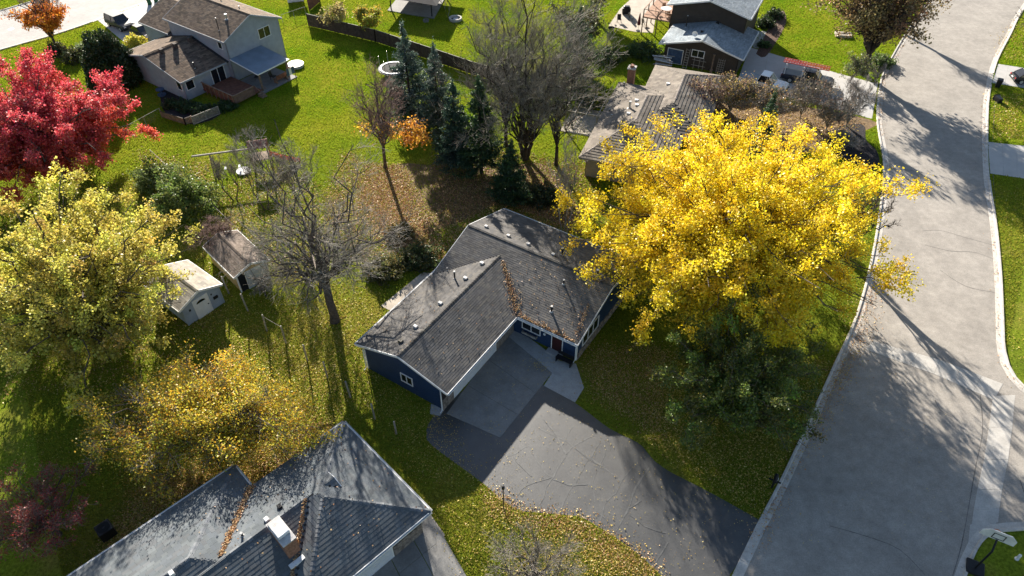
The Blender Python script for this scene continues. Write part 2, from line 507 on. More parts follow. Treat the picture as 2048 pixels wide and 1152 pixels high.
# street top left, with its kerb
S2U = ppoly([(-160, 72), (0, 22), (103, -10), (300, -80), (520, -160)])
S2L = ppoly([(-160, 152), (0, 101), (90, 76), (162, 53), (216, 33), (330, -8), (520, -75), (640, -120)])
S2U, S2L = smooth_line(S2U, 2), smooth_line(S2L, 2)
struct(sheet('street', S2U + S2L[::-1], .006, mat('worn_street_asphalt', (.34, .325, .31), .9, .1, .4, .006, 45, detail=8, speck=.15)), 'sunlit street crossing the top left corner')
kerb_run('kerb', S2L, -1, 'concrete kerb of the top left street, near side', [(gp(280, 10), 9)])
kerb_run('kerb', S2U, 1, 'concrete kerb of the top left street, far side')
mc = MB(); c = gp(22, 58, .012)
mc.add([(c.x + .42 * cos(2 * pi * k / 18), c.y + .42 * sin(2 * pi * k / 18), .012) for k in range(18)], [tuple(range(18))]); struct(mc.build('manhole_cover', M_METAL))

# drives and walks
drive = struct(sheet('driveway', smooth_line(ppoly([(872, 826), (856, 850), (853, 872), (866, 893), (968, 968), (1005, 1002), (1036, 1019), (1060, 1024), (1140, 1031), (1172, 1039), (1262, 1097), (1330, 1158)]), .5)
                    + ppoly([(1400, 1240), (1480, 1120), (1512, 1052), (1518, 1042)]) + smooth_line(ppoly([(1518, 1040), (1420, 985), (1330, 938), (1300, 912), (1285, 893), (1262, 878), (1220, 858), (1150, 806), (1080, 765), (1000, 720)]), .6), .010, M_DRIVE), 'cracked asphalt driveway sweeping from the blue house garage to the street')


def zz(l, ox, oy, k): return [(ox + x / k, oy + y / k) for x, y in l]


for ln in ([(790, 190), (745, 265), (700, 330)], [(345, 375), (410, 375), (510, 325), (560, 410), (610, 490), (660, 520)], [(660, 520), (730, 400), (780, 330), (900, 260)], [(560, 200), (700, 270), (800, 330), (960, 440), (1090, 540)],
           [(960, 300), (900, 390), (850, 470), (800, 560), (740, 660), (720, 730)], [(1000, 340), (960, 440), (910, 560), (930, 680)], [(1165, 455), (1100, 540), (1060, 620), (990, 690), (950, 830)], [(1280, 450), (1180, 600), (1140, 720), (1060, 865)],
           [(660, 520), (620, 590), (570, 700)], [(400, 690), (450, 600), (540, 550), (650, 520)], [(1060, 875), (1130, 930), (1180, 990)], [(1400, 930), (1350, 1010), (1305, 1080)], [(920, 740), (1000, 780), (1050, 870)], [(660, 530), (760, 570), (880, 570)],
           [(1140, 720), (1230, 670)], [(800, 330), (900, 410), (1000, 460)], [(380, 300), (430, 420), (520, 520)], [(1150, 760), (1250, 830), (1380, 880)], [(600, 150), (680, 250), (740, 370)]):
    NCR = globals().get('NCR', 0) + 1
    strip('sealed_crack', smooth_line([p + Vector((random.uniform(-.06, .06), random.uniform(-.06, .06), 0)) for p in smooth_line(ppoly(zz(ln, 900, 792, 3.2)), .8)], .3), random.choice((.05, .07, .1)), .0135 + .0006 * NCR, M_TAR, drive)

# concrete apron before the garage, cast slabs
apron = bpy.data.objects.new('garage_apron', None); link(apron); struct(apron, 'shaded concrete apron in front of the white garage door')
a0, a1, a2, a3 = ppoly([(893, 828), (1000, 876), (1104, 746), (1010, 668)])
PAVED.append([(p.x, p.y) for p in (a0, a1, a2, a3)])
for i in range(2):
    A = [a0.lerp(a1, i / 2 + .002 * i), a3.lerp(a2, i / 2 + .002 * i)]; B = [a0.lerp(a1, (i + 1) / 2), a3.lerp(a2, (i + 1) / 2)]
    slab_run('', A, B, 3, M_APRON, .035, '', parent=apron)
walk = bpy.data.objects.new('front_walk', None); link(walk); struct(walk, 'pale concrete walk and stoop along the blue house front')
w1 = ppoly([(1010, 668), (1104, 746), (1120, 722), (1030, 655)]); w2 = ppoly([(1104, 746), (1088, 772), (1150, 805), (1168, 776), (1152, 728), (1120, 722)])
for q in (w1, w2):
    PAVED.append([(p.x, p.y) for p in q]); MB().prism([(p.x, p.y) for p in q], .001, .037).build('concrete_slab', M_WALK, walk)
struct(sheet('patio', ppoly([(762, 612), (845, 545), (878, 548), (800, 632)]), .03, M_PATIO, thick=.028), 'concrete patio behind the blue house')
sheet('splash_pad', ppoly([(862, 808), (890, 818), (880, 832), (860, 828)]), .02, M_WALK, thick=.018)['kind'] = 'structure'

# grey hip roof house: drive of cast slabs
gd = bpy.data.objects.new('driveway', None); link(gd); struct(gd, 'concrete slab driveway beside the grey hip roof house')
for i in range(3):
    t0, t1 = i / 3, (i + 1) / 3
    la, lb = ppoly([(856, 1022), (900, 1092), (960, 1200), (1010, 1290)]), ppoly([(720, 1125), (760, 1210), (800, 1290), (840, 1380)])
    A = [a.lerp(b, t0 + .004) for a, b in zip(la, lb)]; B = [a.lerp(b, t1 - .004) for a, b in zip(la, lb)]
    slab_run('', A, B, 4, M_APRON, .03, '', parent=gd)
PAVED.append([(p.x, p.y) for p in la + lb[::-1]])
q = ppoly([(856, 1022), (890, 1070), (875, 1094), (862, 1060)]); PAVED.append([(p.x, p.y) for p in q]); MB().prism([(p.x, p.y) for p in q], .001, .028).build('concrete_slab', M_PATIO, gd)

# brown house drive and the two across the street, NW drive, patio
M_CONCL = mat('bright_concrete', (.40, .39, .375), .85, .08, .7, .004, 40, detail=8)
bd = bpy.data.objects.new('driveway', None); link(bd); struct(bd, 'concrete driveway with parked trucks by the brown house')
slab_run('', ppoly([(1500, 95), (1560, 112), (1650, 140), (1756, 168)]), ppoly([(1472, 168), (1560, 190), (1660, 215), (1744, 238)]), 5, M_CONCL, .02, '', parent=bd)
PAVED.append([(p.x, p.y) for p in ppoly([(1500, 95), (1560, 112), (1650, 140), (1756, 168), (1744, 238), (1660, 215), (1560, 190), (1472, 168)])])
slab_run('', ppoly([(1502, 60), (1506, 95)]), ppoly([(1540, 64), (1540, 104)]), 2, M_CONCL, .019, '', parent=bd)
for nm, lab, A, B in (('driveway', 'pale concrete driveway across the street, at the right edge', [(1976, 284), (2048, 292), (2200, 308)], [(1980, 347), (2048, 357), (2200, 380)]),
                      ('driveway', 'upper concrete driveway with a dark car at right edge', [(1996, 128), (2048, 136), (2160, 150)], [(1984, 166), (2048, 176), (2160, 196)])):
    A, B = ppoly(A), ppoly(B); PAVED.append([(p.x, p.y) for p in A + B[::-1]]); slab_run(nm, A, B, 5, M_CONCL, .02, lab)
A, B = ppoly([(196, 41), (238, 76), (284, 108)]), ppoly([(345, -14), (352, 30), (360, 60)])
PAVED.append([(p.x, p.y) for p in A + B[::-1]]); slab_run('driveway', A, B, 4, M_CONCL, .02, 'sunlit concrete driveway with a dark SUV at top left')
struct(sheet('patio', ppoly([(1217, 52), (1240, 18), (1268, -8), (1318, -8), (1306, 66), (1270, 64)]), .03, M_PATIO, thick=.028), 'concrete patio with chairs beside the brown house deck')
struct(sheet('mulch_bed', smooth_line(ppoly([(1655, 262), (1700, 248), (1728, 252), (1732, 280), (1752, 300), (1759, 325), (1750, 337), (1728, 335), (1690, 320), (1660, 300), (1655, 262)]), .4), .03, M_MULCH, thick=.028), 'rounded dark mulch bed at the street edge')
struct(sheet('mulch_bed', smooth_line(ppoly([(1512, 108), (1530, 70), (1545, 40), (1566, 22), (1572, 44), (1556, 78), (1530, 114), (1512, 108)]), .4), .03, mat('brown_mulch', (.09, .05, .035), .95, .4, 5.0, .05, 14), thick=.028), 'brown mulch bed beside the brown house drive')
struct(sheet('mulch_bed', smooth_line(ppoly([(318, 176), (340, 160), (378, 206), (440, 215), (432, 236), (380, 248), (330, 224), (318, 176)]), .4), .02, M_MULCH, thick=.018), 'dark planting bed by the grey split level house')
struct(sheet('leaf_strewn_bed', smooth_line(ppoly([(1380, 180), (1560, 205), (1742, 240), (1730, 262), (1650, 300), (1560, 300), (1380, 240), (1380, 180)]), .6), .008, M_SOIL), 'leaf strewn shrub bed along the brown house driveway')
struct(sheet('bare_ground', smooth_line(ppoly([(860, 330), (900, 310), (1000, 330), (1090, 330), (1150, 400), (1170, 470), (1100, 440), (1000, 410), (930, 440), (850, 470), (800, 500), (760, 460), (740, 380), (790, 330), (860, 330)]), .6), .005, M_SOIL, paved=False), 'leaf covered bare ground under the spruces')


# ---------------------------------------------------------------- houses
class Block:
    """one roof volume in house coordinates: eave outline plus a pitch for each sloping side"""
    def __init__(s, xa, xb, ya, yb, ez, **pitch):
        s.x0, s.x1, s.y0, s.y1, s.ez, s.p = xa, xb, ya, yb, ez, pitch

    def plane(s, side, x, y):
        d = {'x0': x - s.x0, 'x1': s.x1 - x, 'y0': y - s.y0, 'y1': s.y1 - y}[side]
        return s.ez + s.p[side] * d

    def h(s, x, y):
        r = None
        for k in s.p:
            z = s.plane(k, x, y); r = z if r is None else np.minimum(r, z)
        return r

    def inside(s, x, y): return (x >= s.x0) & (x <= s.x1) & (y >= s.y0) & (y <= s.y1)

    def poly(s, side):
        P = [(s.x0, s.y0), (s.x1, s.y0), (s.x1, s.y1), (s.x0, s.y1)]
        for o in s.p:
            if o == side: continue
            Q = []; f = lambda q: s.plane(o, *q) - s.plane(side, *q)
            for i in range(len(P)):
                a, b = P[i], P[(i + 1) % len(P)]; fa, fb = f(a), f(b)
                if fa >= -1e-9: Q.append(a)
                if (fa > 1e-9 and fb < -1e-9) or (fa < -1e-9 and fb > 1e-9):
                    t = fa / (fa - fb); Q.append((a[0] + (b[0] - a[0]) * t, a[1] + (b[1] - a[1]) * t))
            P = Q
        return P


def roof_h(blocks, x, y):
    r = -1e9
    for b in blocks:
        if b.inside(x, y): r = max(r, float(b.h(x, y)))
    return r


def make_roof(root, blocks, pal, expo=.15, tabw=.32, th=.016, singles=0, rng=RNG, fascia=M_WHITE, gut=True, sj=.25, cj=.16, edge=.3):
    """roof decks, shingle courses with real butt edges, fascia; pal = list of linear colours"""
    roofs = []
    pal = np.array(pal)
    for bi, b in enumerate(blocks):
        mb = MB()
        off = -.012 - .006 * bi
        for side in b.p:
            P = b.poly(side)
            if len(P) < 3: continue
            n = len(P)
            top = [(x, y, float(b.plane(side, x, y)) + off) for x, y in P]; bot = [(x, y, z - .12) for x, y, z in top]
            mb.add(top + bot, [tuple(range(n)), tuple(range(2 * n - 1, n - 1, -1))] + [(i, n + i, n + (i + 1) % n, (i + 1) % n) for i in range(n)])
        ro = mb.build('roof', M_ROOFUND, root); roofs.append(ro)
        Vs, Fs, Ts = [], [], []; nv = 0; tabs = []
        for side in b.p:
            p = b.p[side]; th_c = 1 / sqrt(1 + p * p); dh = expo * th_c
            axis_y = side[0] == 'x'
            s0, s1 = (b.y0, b.y1) if axis_y else (b.x0, b.x1)
            depth = (b.x1 - b.x0) if axis_y else (b.y1 - b.y0)
            k = 0
            while k * dh < depth:
                d0 = k * dh; d1 = d0 + dh + .012; dm = d0 + dh * .5; k += 1
                S = np.arange(s0, s1 + 1e-6, .03)
                def xy(d, S):
                    if side == 'x0': return np.full_like(S, b.x0 + d), S
                    if side == 'x1': return np.full_like(S, b.x1 - d), S
                    if side == 'y0': return S, np.full_like(S, b.y0 + d)
                    return S, np.full_like(S, b.y1 - d)
                X, Y = xy(dm, S); own = b.plane(side, X, Y)
                ok = own <= b.h(X, Y) + 1e-4
                for oj, o in enumerate(blocks):
                    if oj == bi: continue
                    ins = o.inside(X, Y); oh = o.h(X, Y)
                    ok &= ~(ins & ((oh > own + 1e-3) | ((np.abs(oh - own) <= 1e-3) & (oj < bi))))
                if not ok.any():
                    if k * dh > depth / 2: break
                    continue
                e = np.flatnonzero(np.diff(np.concatenate([[0], ok.astype(np.int8), [0]])))
                for i0, i1 in zip(e[::2], e[1::2]):
                    a, c = S[i0], S[i1 - 1]
                    if c - a < .05: continue
                    cuts = [a]; q = a - rng.uniform(0, tabw)
                    while True:
                        q += tabw * rng.uniform(1 - sj, 1 + sj)
                        if q >= c - .03: break
                        if q > a + .03: cuts.append(q)
                    cuts.append(c)
                    for l, r in zip(cuts[:-1], cuts[1:]): tabs.append((side, d0, d1, l + .003, r - .003))
        T = len(tabs)
        if not T: continue
        def p3(side, d, s, dz):
            if side == 'x0': x, y = b.x0 + d, s
            elif side == 'x1': x, y = b.x1 - d, s
            elif side == 'y0': x, y = s, b.y0 + d
            else: x, y = s, b.y1 - d
            return (x, y, float(b.ez + b.p[side] * d) + dz)
        flip = {'x0': True, 'x1': False, 'y0': False, 'y1': True}
        V = np.zeros((T, 8, 3), np.float32); F = np.zeros((T, 2, 4), np.int32)
        for i, (side, d0, d1, l, r) in enumerate(tabs):
            t = th * rng.uniform(.75, 1.25)
            V[i] = [p3(side, d0, l, -.006), p3(side, d0, r, -.006), p3(side, d0, r, t), p3(side, d0, l, t), p3(side, d1, r, .002), p3(side, d1, l, .002), p3(side, d0, r, t), p3(side, d0, l, t)]
            f = np.array([[0, 1, 2, 3], [7, 6, 4, 5]]); F[i] = f[:, ::-1] if flip[side] else f
            F[i] += i * 8
        ci = rng.integers(0, len(pal), T); col = pal[ci] * rng.uniform(1 - cj, 1 + cj, (T, 1))
        tint = np.repeat(col, 8, axis=0); tint.reshape(T, 8, 3)[:, :4] *= edge   # dark asphalt butt edges, deepened further to paint in the rows' shadow lines
        pick = np.zeros(T, bool)
        if singles and bi in singles:
            cx = V.mean(axis=1)
            want, score = singles[bi]
            pick[np.argsort(score(cx))[:want]] = True
        keep = ~pick
        if keep.any():
            Vk = V[keep].reshape(-1, 3); n = keep.sum()
            Fk = (F[keep].reshape(n, 2, 4) - (np.flatnonzero(keep) * 8)[:, None, None]) + (np.arange(n) * 8)[:, None, None]
            o = npmesh('shingles', Vk, Fk.reshape(-1, 4), M_SHINGLE, ro, tint.reshape(T, 8, 3)[keep].reshape(-1, 3)); o['kind'] = 'stuff'
        for i in np.flatnonzero(pick):
            npmesh('shingle', V[i], F[i] - i * 8, M_SHINGLE, ro, tint[i * 8:i * 8 + 8])
    # fascia, rake boards and gutters round each outline where it is the top surface
    for bi, b in enumerate(blocks):
        cor = {'x0': ((b.x0, b.y0), (b.x0, b.y1)), 'x1': ((b.x1, b.y0), (b.x1, b.y1)), 'y0': ((b.x0, b.y0), (b.x1, b.y0)), 'y1': ((b.x0, b.y1), (b.x1, b.y1))}
        for side, (a, c) in cor.items():
            N = 60; pts = []
            for i in range(N + 1):
                t = i / N; x, y = a[0] + (c[0] - a[0]) * t, a[1] + (c[1] - a[1]) * t
                z = float(b.h(x, y)); hid = any(o is not b and o.inside(x, y) and float(o.h(x, y)) > z - .02 for o in blocks)
                pts.append((x, y, z, hid))
            runs = []; cur = []
            for q in pts:
                if q[3]:
                    if len(cur) > 2: runs.append(cur)
                    cur = []
                else: cur.append(q)
            if len(cur) > 2: runs.append(cur)
            outw = {'x0': (-1, 0), 'x1': (1, 0), 'y0': (0, -1), 'y1': (0, 1)}[side]
            for r in runs:
                kn = [r[0], r[-1]]
                top = max(r, key=lambda q: q[2])
                if top[2] > max(r[0][2], r[-1][2]) + .05: kn = [r[0], top, r[-1]]
                m = MB()
                for u, w in zip(kn[:-1], kn[1:]):
                    m.beam((u[0] + outw[0] * .02, u[1] + outw[1] * .02, u[2] - .09), (w[0] + outw[0] * .02, w[1] + outw[1] * .02, w[2] - .09), .045, .2)
                m.build('fascia' if side in b.p else 'rake_board', fascia, root)
                if gut and side in b.p:
                    u, w = kn[0], kn[-1]
                    g = MB()
                    for dx, hh, dz in ((.055, .012, -.13), (.115, .1, -.085)):
                        if dx == .055: g.beam((u[0] + outw[0] * .085, u[1] + outw[1] * .085, u[2] + dz), (w[0] + outw[0] * .085, w[1] + outw[1] * .085, w[2] + dz), .08, .012)
                        else: g.beam((u[0] + outw[0] * .13, u[1] + outw[1] * .13, u[2] + dz), (w[0] + outw[0] * .13, w[1] + outw[1] * .13, w[2] + dz), .012, .1)
                    g.build('gutter', fascia, root)
    return roofs


def ridge_caps(roof, p, q, cols, drop=.05, step=.26, w=.15, parts=True):
    """ridge or hip cap shingles, lapped, along p-q"""
    p, q = Vector(p), Vector(q); d = (q - p); L = d.length; d.normalize(); n = max(1, int(L / step))
    up = Vector((0, 0, 1)); r = d.cross(up).normalized(); u = r.cross(d)
    base = None
    mes = []
    for c in cols:
        me = bpy.data.meshes.new('ridge_cap'); s = step * 1.08
        vs = [(0, -w, -drop + .022), (0, 0, .034), (0, w, -drop + .022), (s, -w, -drop + .006), (s, 0, .014), (s, w, -drop + .006), (0, -w, -drop - .01), (0, w, -drop - .01)]
        me.from_pydata(vs, [], [(0, 3, 4, 1), (1, 4, 5, 2), (0, 1, 6), (1, 2, 7), (6, 1, 7)][:2] + [(6, 0, 1), (1, 2, 7), (6, 1, 7)])
        a = me.attributes.new('tint', 'FLOAT_COLOR', 'POINT'); a.data.foreach_set('color', [v for _ in vs for v in (*c, 1)])
        me.materials.append(M_SHINGLE); mes.append(me)
    M = Matrix.Identity(4)
    for i in range(3): M[i][0] = d[i]; M[i][1] = r[i]; M[i][2] = u[i]
    for k in range(n):
        o = bpy.data.objects.new('ridge_cap', random.choice(mes)); link(o, roof)
        Mk = M.copy(); pos = p + d * (k * L / n)
        for i in range(3): Mk[i][3] = pos[i]
        o.matrix_local = Mk


def walls(root, x0, x1, y0, y1, blocks, m, drop=.16, zb=0.0, names='wall', skip=()):
    for nm, a, b in (('y0', (x0, y0), (x1, y0)), ('x1', (x1, y0), (x1, y1)), ('y1', (x1, y1), (x0, y1)), ('x0', (x0, y1), (x0, y0))):
        if nm in skip: continue
        N = 24; top = []
        for i in range(N + 1):
            t = i / N; x, y = a[0] + (b[0] - a[0]) * t, a[1] + (b[1] - a[1]) * t
            top.append((x, y, roof_h(blocks, x, y) - drop))
        ox, oy = (b[1] - a[1]), -(b[0] - a[0]); l = math.hypot(ox, oy); ox, oy = -ox / l * .1, -oy / l * .1
        vs = [(a[0], a[1], zb), (b[0], b[1], zb)] + top[::-1]; n = len(vs)
        vs2 = [(x + ox, y + oy, z) for x, y, z in vs]
        MB().add(vs + vs2, [tuple(range(n)), tuple(range(2 * n - 1, n - 1, -1))] + [(i, n + i, n + (i + 1) % n, (i + 1) % n) for i in range(n)]).build(names, m, root)


def opening(root, name, face, at, a0, a1, z0, z1, panes=2, frame=M_WHITE, glass=M_GLASS, fw=.07, outward=1, mull='v', panel=None):
    """window or door set proud of a wall. face 'x' = wall plane x=at, run along y; 'y' = wall plane y=at, run along x"""
    def B(mb, s0, s1, za, zb, d0, d1):
        d0, d1 = sorted((at + outward * d0, at + outward * d1))
        return mb.box(d0, d1, s0, s1, za, zb) if face == 'x' else mb.box(s0, s1, d0, d1, za, zb)
    fr = MB()
    B(fr, a0 - fw, a1 + fw, z1, z1 + fw, .002, .06); B(fr, a0 - fw, a1 + fw, z0 - fw, z0, .002, .06)
    B(fr, a0 - fw, a0, z0, z1, .002, .055); B(fr, a1, a1 + fw, z0, z1, .002, .055)
    w = fr.build(name, frame, root)
    if panel is not None:
        B(MB(), a0, a1, z0, z1, .004, .03).build('door_leaf', panel, w)
    else:
        for k in range(panes):
            t0, t1 = a0 + (a1 - a0) * k / panes, a0 + (a1 - a0) * (k + 1) / panes
            B(MB(), t0 + (.02 if k else 0), t1 - (.02 if k < panes - 1 else 0), z0, z1, .006, .018).build('pane', glass, w)
            if k: B(MB(), t0 - .03, t0 + .03, z0, z1, .02, .05).build('mullion', frame, w)
    return w


def frame_root(name, label, o, az):
    return thing(name, label, 'house', (o[0], o[1], 0), -rad(az))


def roof_pipe(root, blocks, x, y, h=.45, r=.06, m=M_BLACK, cap=True):
    z = roof_h(blocks, x, y)
    p = MB().tube([(x, y, z - .05), (x, y, z + h)], r, 10).build('vent_pipe', m, root)
    MB().tube([(x, y, z - .03), (x, y, z + .07)], [r * 2.2, r * 1.2], 10).build('flashing', M_VENT, p)
    if cap: MB().tube([(x, y, z + h), (x, y, z + h + .06)], [r * 1.35, r * 1.2], 10).build('pipe_cap', M_VENT, p)


def box_vent(root, blocks, x, y, s=.2, m=M_VENT):
    z = roof_h(blocks, x, y)
    MB().box(x - s, x + s, y - s * .8, y + s * .8, z - .12, z + .19).build('roof_vent', m, root, bevel=.03)


# --- the blue house
bh = frame_root('blue_house', 'navy blue ranch house with attached garage and charcoal shingle roof', (-5.075, 31.094), 33.1)
bG = Block(-8.0, .68, -.12, 13.4, 2.5, x0=.30, x1=.30)
bM = Block(-7.88, 6.13, 8.95, 20.03, 2.5, y0=.315, y1=.315)
BB = [bG, bM]
charc = [(.125, .12, .117), (.11, .108, .108), (.14, .132, .122), (.102, .099, .097), (.13, .125, .121)]
ro = make_roof(bh, BB, charc, .19, .36, .011, cj=.07, singles={0: (160, lambda c: np.hypot(c[:, 0] - .6, c[:, 1] - .3)), 1: (140, lambda c: np.hypot(c[:, 0] - 5.5, c[:, 1] - 9.3))})
xm = (bG.x0 + bG.x1) / 2; zr = bG.ez + .30 * (bG.x1 - xm)
ridge_caps(ro[0], (xm, -.12, zr + .012), (xm, 13.1, zr + .012), [(.06, .058, .056), (.085, .08, .078), (.1, .097, .09)])
ym = (bM.y0 + bM.y1) / 2; zm = bM.ez + .315 * (bM.y1 - ym)
ridge_caps(ro[1], (bM.x0, ym, zm + .012), (bM.x1, ym, zm + .012), [(.06, .058, .056), (.085, .08, .078), (.1, .097, .09)])
walls(bh, -7.3, 0, .02, 9.6, [bG], M_BLUE, skip=('y1',))
walls(bh, -7.55, 5.85, 9.5, 19.5, [bM], M_BLUE)
for x, y in ((-.05, .0), (-7.25, .0)):        # corner boards
    MB().box(x - .06, x + .06, y - .012, y + .1, 0, 2.2).build('corner_board', M_WHITE, bh)
MB().box(5.78, 5.875, 9.475, 9.6, 0, 2.25).build('corner_board', M_WHITE, bh)
gdw = opening(bh, 'garage_door', 'x', 0, 1.4, 6.85, .04, 2.12, panel=M_WHITE2, fw=.1)
for r in range(4):
    for k in range(8):
        a = 1.46 + k * .672; z = .1 + r * .51
        MB().box(.031, .042, a, a + .6, z, z + .42).build('door_panel', M_WHITE2, gdw)
MB().box(.005, .09, .0, 1.28, .03, 1.15).build('stone_pier', M_STONE, bh, bevel=.02)
MB().box(.005, .09, 6.97, 9.4, .03, 1.15).build('stone_pier', M_STONE, bh, bevel=.02)
MB().box(.005, .06, .0, 1.28, 1.16, 2.2).build('dark_panel', mat('dark_brown_panel', (.035, .028, .026), .7, .2, 2), bh)
MB().box(.005, .06, 6.97, 9.4, 1.16, 2.2).build('dark_panel', MATS['dark_brown_panel'], bh)
opening(bh, 'window', 'y', .02, -3.75, -2.75, .95, 1.75, outward=-1)
opening(bh, 'window', 'y', 9.5, .9, 2.5, .95, 2.0, outward=-1)
fb = MB(); fb.box(.95, 2.3, 9.22, 9.48, .52, .56); fb.box(.95, 2.3, 9.22, 9.25, .56, .72); fb.box(.95, .98, 9.22, 9.48, .56, .72); fb.box(2.27, 2.3, 9.22, 9.48, .56, .72); fb.build('flower_box', M_GREYW, bh)
opening(bh, 'front_door', 'y', 9.5, 3.65, 4.55, .06, 2.08, outward=-1, panel=mat('dark_red_door', (.05, .012, .012), .5, .1, 2))
MB().tube([(3.0, 9.42, 1.45), (3.0, 9.34, 1.45)], [.09, .11], 12).build('wall_lamp', M_WHITE, bh)
MB().tube([(4.9, 9.42, 1.85), (4.9, 9.34, 1.85)], [.1, .13], 12).build('wall_lamp', M_WHITE, bh)
MB().box(3.4, 4.75, 8.9, 9.44, .03, .14).build('step', M_WALK, bh)
opening(bh, 'window', 'x', 5.85, 10.4, 12.9, .95, 2.1, panes=3)
for i in range(12):
    for r in range(4):
        y = 9.56 + i * .82 + (r % 2) * .3; a = .5 + random.uniform(-.12, .2)
        MB().box(5.852, 5.93 + random.uniform(0, .025), y, min(y + a + .2, 19.4), .03 + r * .2, .21 + r * .2).build('stone', M_STONE, bh, bevel=.015)
for x, y in ((-7.36, -.03), (.03, -.06)):   # downspouts
    MB().tube([(x, y - .03, 2.2), (x, y - .06, .15), (x + .0, y - .3, .05)], .045, 8).build('downspout', M_WHITE, bh)
MB().tube([(5.8, 9.42, 2.2), (5.8, 9.42, .12), (5.8, 9.15, .05)], .045, 8).build('downspout', M_WHITE, bh)
for x, y in ((-4.55, 3.0), (-4.5, 6.0), (-4.55, 9.4), (-4.45, 11.6)): box_vent(bh, BB, x, y, .17)
box_vent(bh, BB, -4.55, 1.25, .17, mat('dark_vent', (.09, .08, .06), .6, .2, 3))
for x in (-6.6, -4.3, -2.3, .15): box_vent(bh, BB, x, 15.35, .15)
roof_pipe(bh, BB, -5.5, 9.2, .75, .07); roof_pipe(bh, BB, -6.9, 10.0, .25, .04); roof_pipe(bh, BB, .65, 15.95, .75, .08); roof_pipe(bh, BB, 2.5, 13.0, .4, .07); roof_pipe(bh, BB, 4.3, 15.3, .4, .1)
roof_pipe(bh, BB, 2.9, 10.5, .55, .08); MB().tube([(2.75, 10.5, 3.35), (3.05, 10.5, 3.35)], .06, 8).build('pipe_tee', M_BLACK, bh)
MB().box(-7.95, -7.32, 3.0, 4.6, .02, .75).build('storage_box', M_BLACK, bh, bevel=.04)

# --- grey hip roof house, lower left
gh = frame_root('grey_hip_roof_house', 'low house with blue grey hip roof and white chimney caps', (-11.45, 28.2), 45.5)
gP = .34
gA = Block(0, 9.25, -8.9, 0, 2.6, x0=gP, x1=gP, y0=gP, y1=gP)
gB = Block(0, 8.0, -15.5, -3.2, 2.6, x0=gP, x1=gP)
gC = Block(-2.1, 7.75, -30, -6.98, 2.6, x0=gP, x1=gP, y1=gP)
GB = [gA, gB, gC]
slate = [(.112, .125, .138), (.104, .117, .127), (.125, .138, .146), (.117, .125, .133)]
ro = make_roof(gh, GB, slate, .25, .40, .012, singles={0: (300, lambda c: np.hypot(c[:, 0] - 9.2, c[:, 1] + 3.5))}, sj=.15, cj=.09, edge=.2)
capc = [(.11, .12, .13), (.14, .15, .165), (.17, .18, .19)]
ax, ay, az_ = 4.6, -4.45, 2.6 + gP * 4.45
ridge_caps(ro[0], (0, 0, 2.612), (ax - .12, ay, az_), capc, .04); ridge_caps(ro[0], (9.25, 0, 2.612), (ax + .15, ay, az_), capc, .04)
ridge_caps(ro[0], (9.25, -8.9, 2.612), (ax + .15, ay, az_), capc, .04); ridge_caps(ro[0], (ax - .18, ay, az_ + .01), (ax + .18, ay, az_ + .01), capc, .05)
ridge_caps(ro[1], (4.0, -5.2, 2.6 + gP * 4 + .012), (4.0, -10.4, 2.6 + gP * 4 + .012), capc)
cz = 2.6 + gP * 4.925
ridge_caps(ro[2], (2.825, -11.9, cz + .012), (2.825, -29, cz + .012), capc)
ridge_caps(ro[2], (-2.1, -6.98, 2.612), (2.825, -11.9, cz), capc, .04); ridge_caps(ro[2], (3.95, -10.8, cz - .43), (2.825, -11.9, cz), capc, .04)
walls(gh, .5, 8.75, -8.4, -.5, [gA], M_TANSID); walls(gh, .52, 7.5, -15, -8.3, [gB], M_TANSID, skip=('y0', 'y1')); walls(gh, -1.6, 7.25, -29.5, -7.5, [gC], M_TANSID)
gdw = opening(gh, 'garage_door', 'x', 8.75, -7.9, -2.9, .04, 2.15, panel=M_WHITE2, fw=.1)
for r in range(4):
    for k in range(6): MB().box(8.781, 8.792, -7.84 + k * .82, -7.1 + k * .82, .1 + r * .52, .54 + r * .52).build('door_panel', M_WHITE2, gdw)
MB().box(8.752, 8.84, -2.75, -.55, .03, 1.1).build('stone_pier', M_STONE, gh, bevel=.02)
ch = MB().box(4.4, 6.2, -7.85, -7.1, 2.8, 4.7).build('chimney', M_BRICK, gh)
MB().box(4.36, 6.25, -7.9, -7.05, 4.7, 4.78).build('crown', M_VENT, ch)
MB().box(4.45, 5.0, -7.82, -7.14, 4.78, 4.87).build('flue_cap', M_VENT, ch); MB().box(5.08, 5.75, -7.84, -7.12, 4.78, 5.02).build('flue_cap', M_WHITE2, ch, bevel=.04)
MB().box(6.45, 6.75, -8.1, -6.9, 3.05, 3.2).build('flashing', M_WHITE, ch)
for x, y, mm in ((3.3, -6.6, M_BLACK), (3.55, -7.6, M_CANVAS), (3.0, -13.0, M_CANVAS)): box_vent(gh, GB, x, y, .16, mm)
roof_pipe(gh, GB, 1.3, -15.2, .3, .06); roof_pipe(gh, GB, 3.4, -9.1, .3, .07)

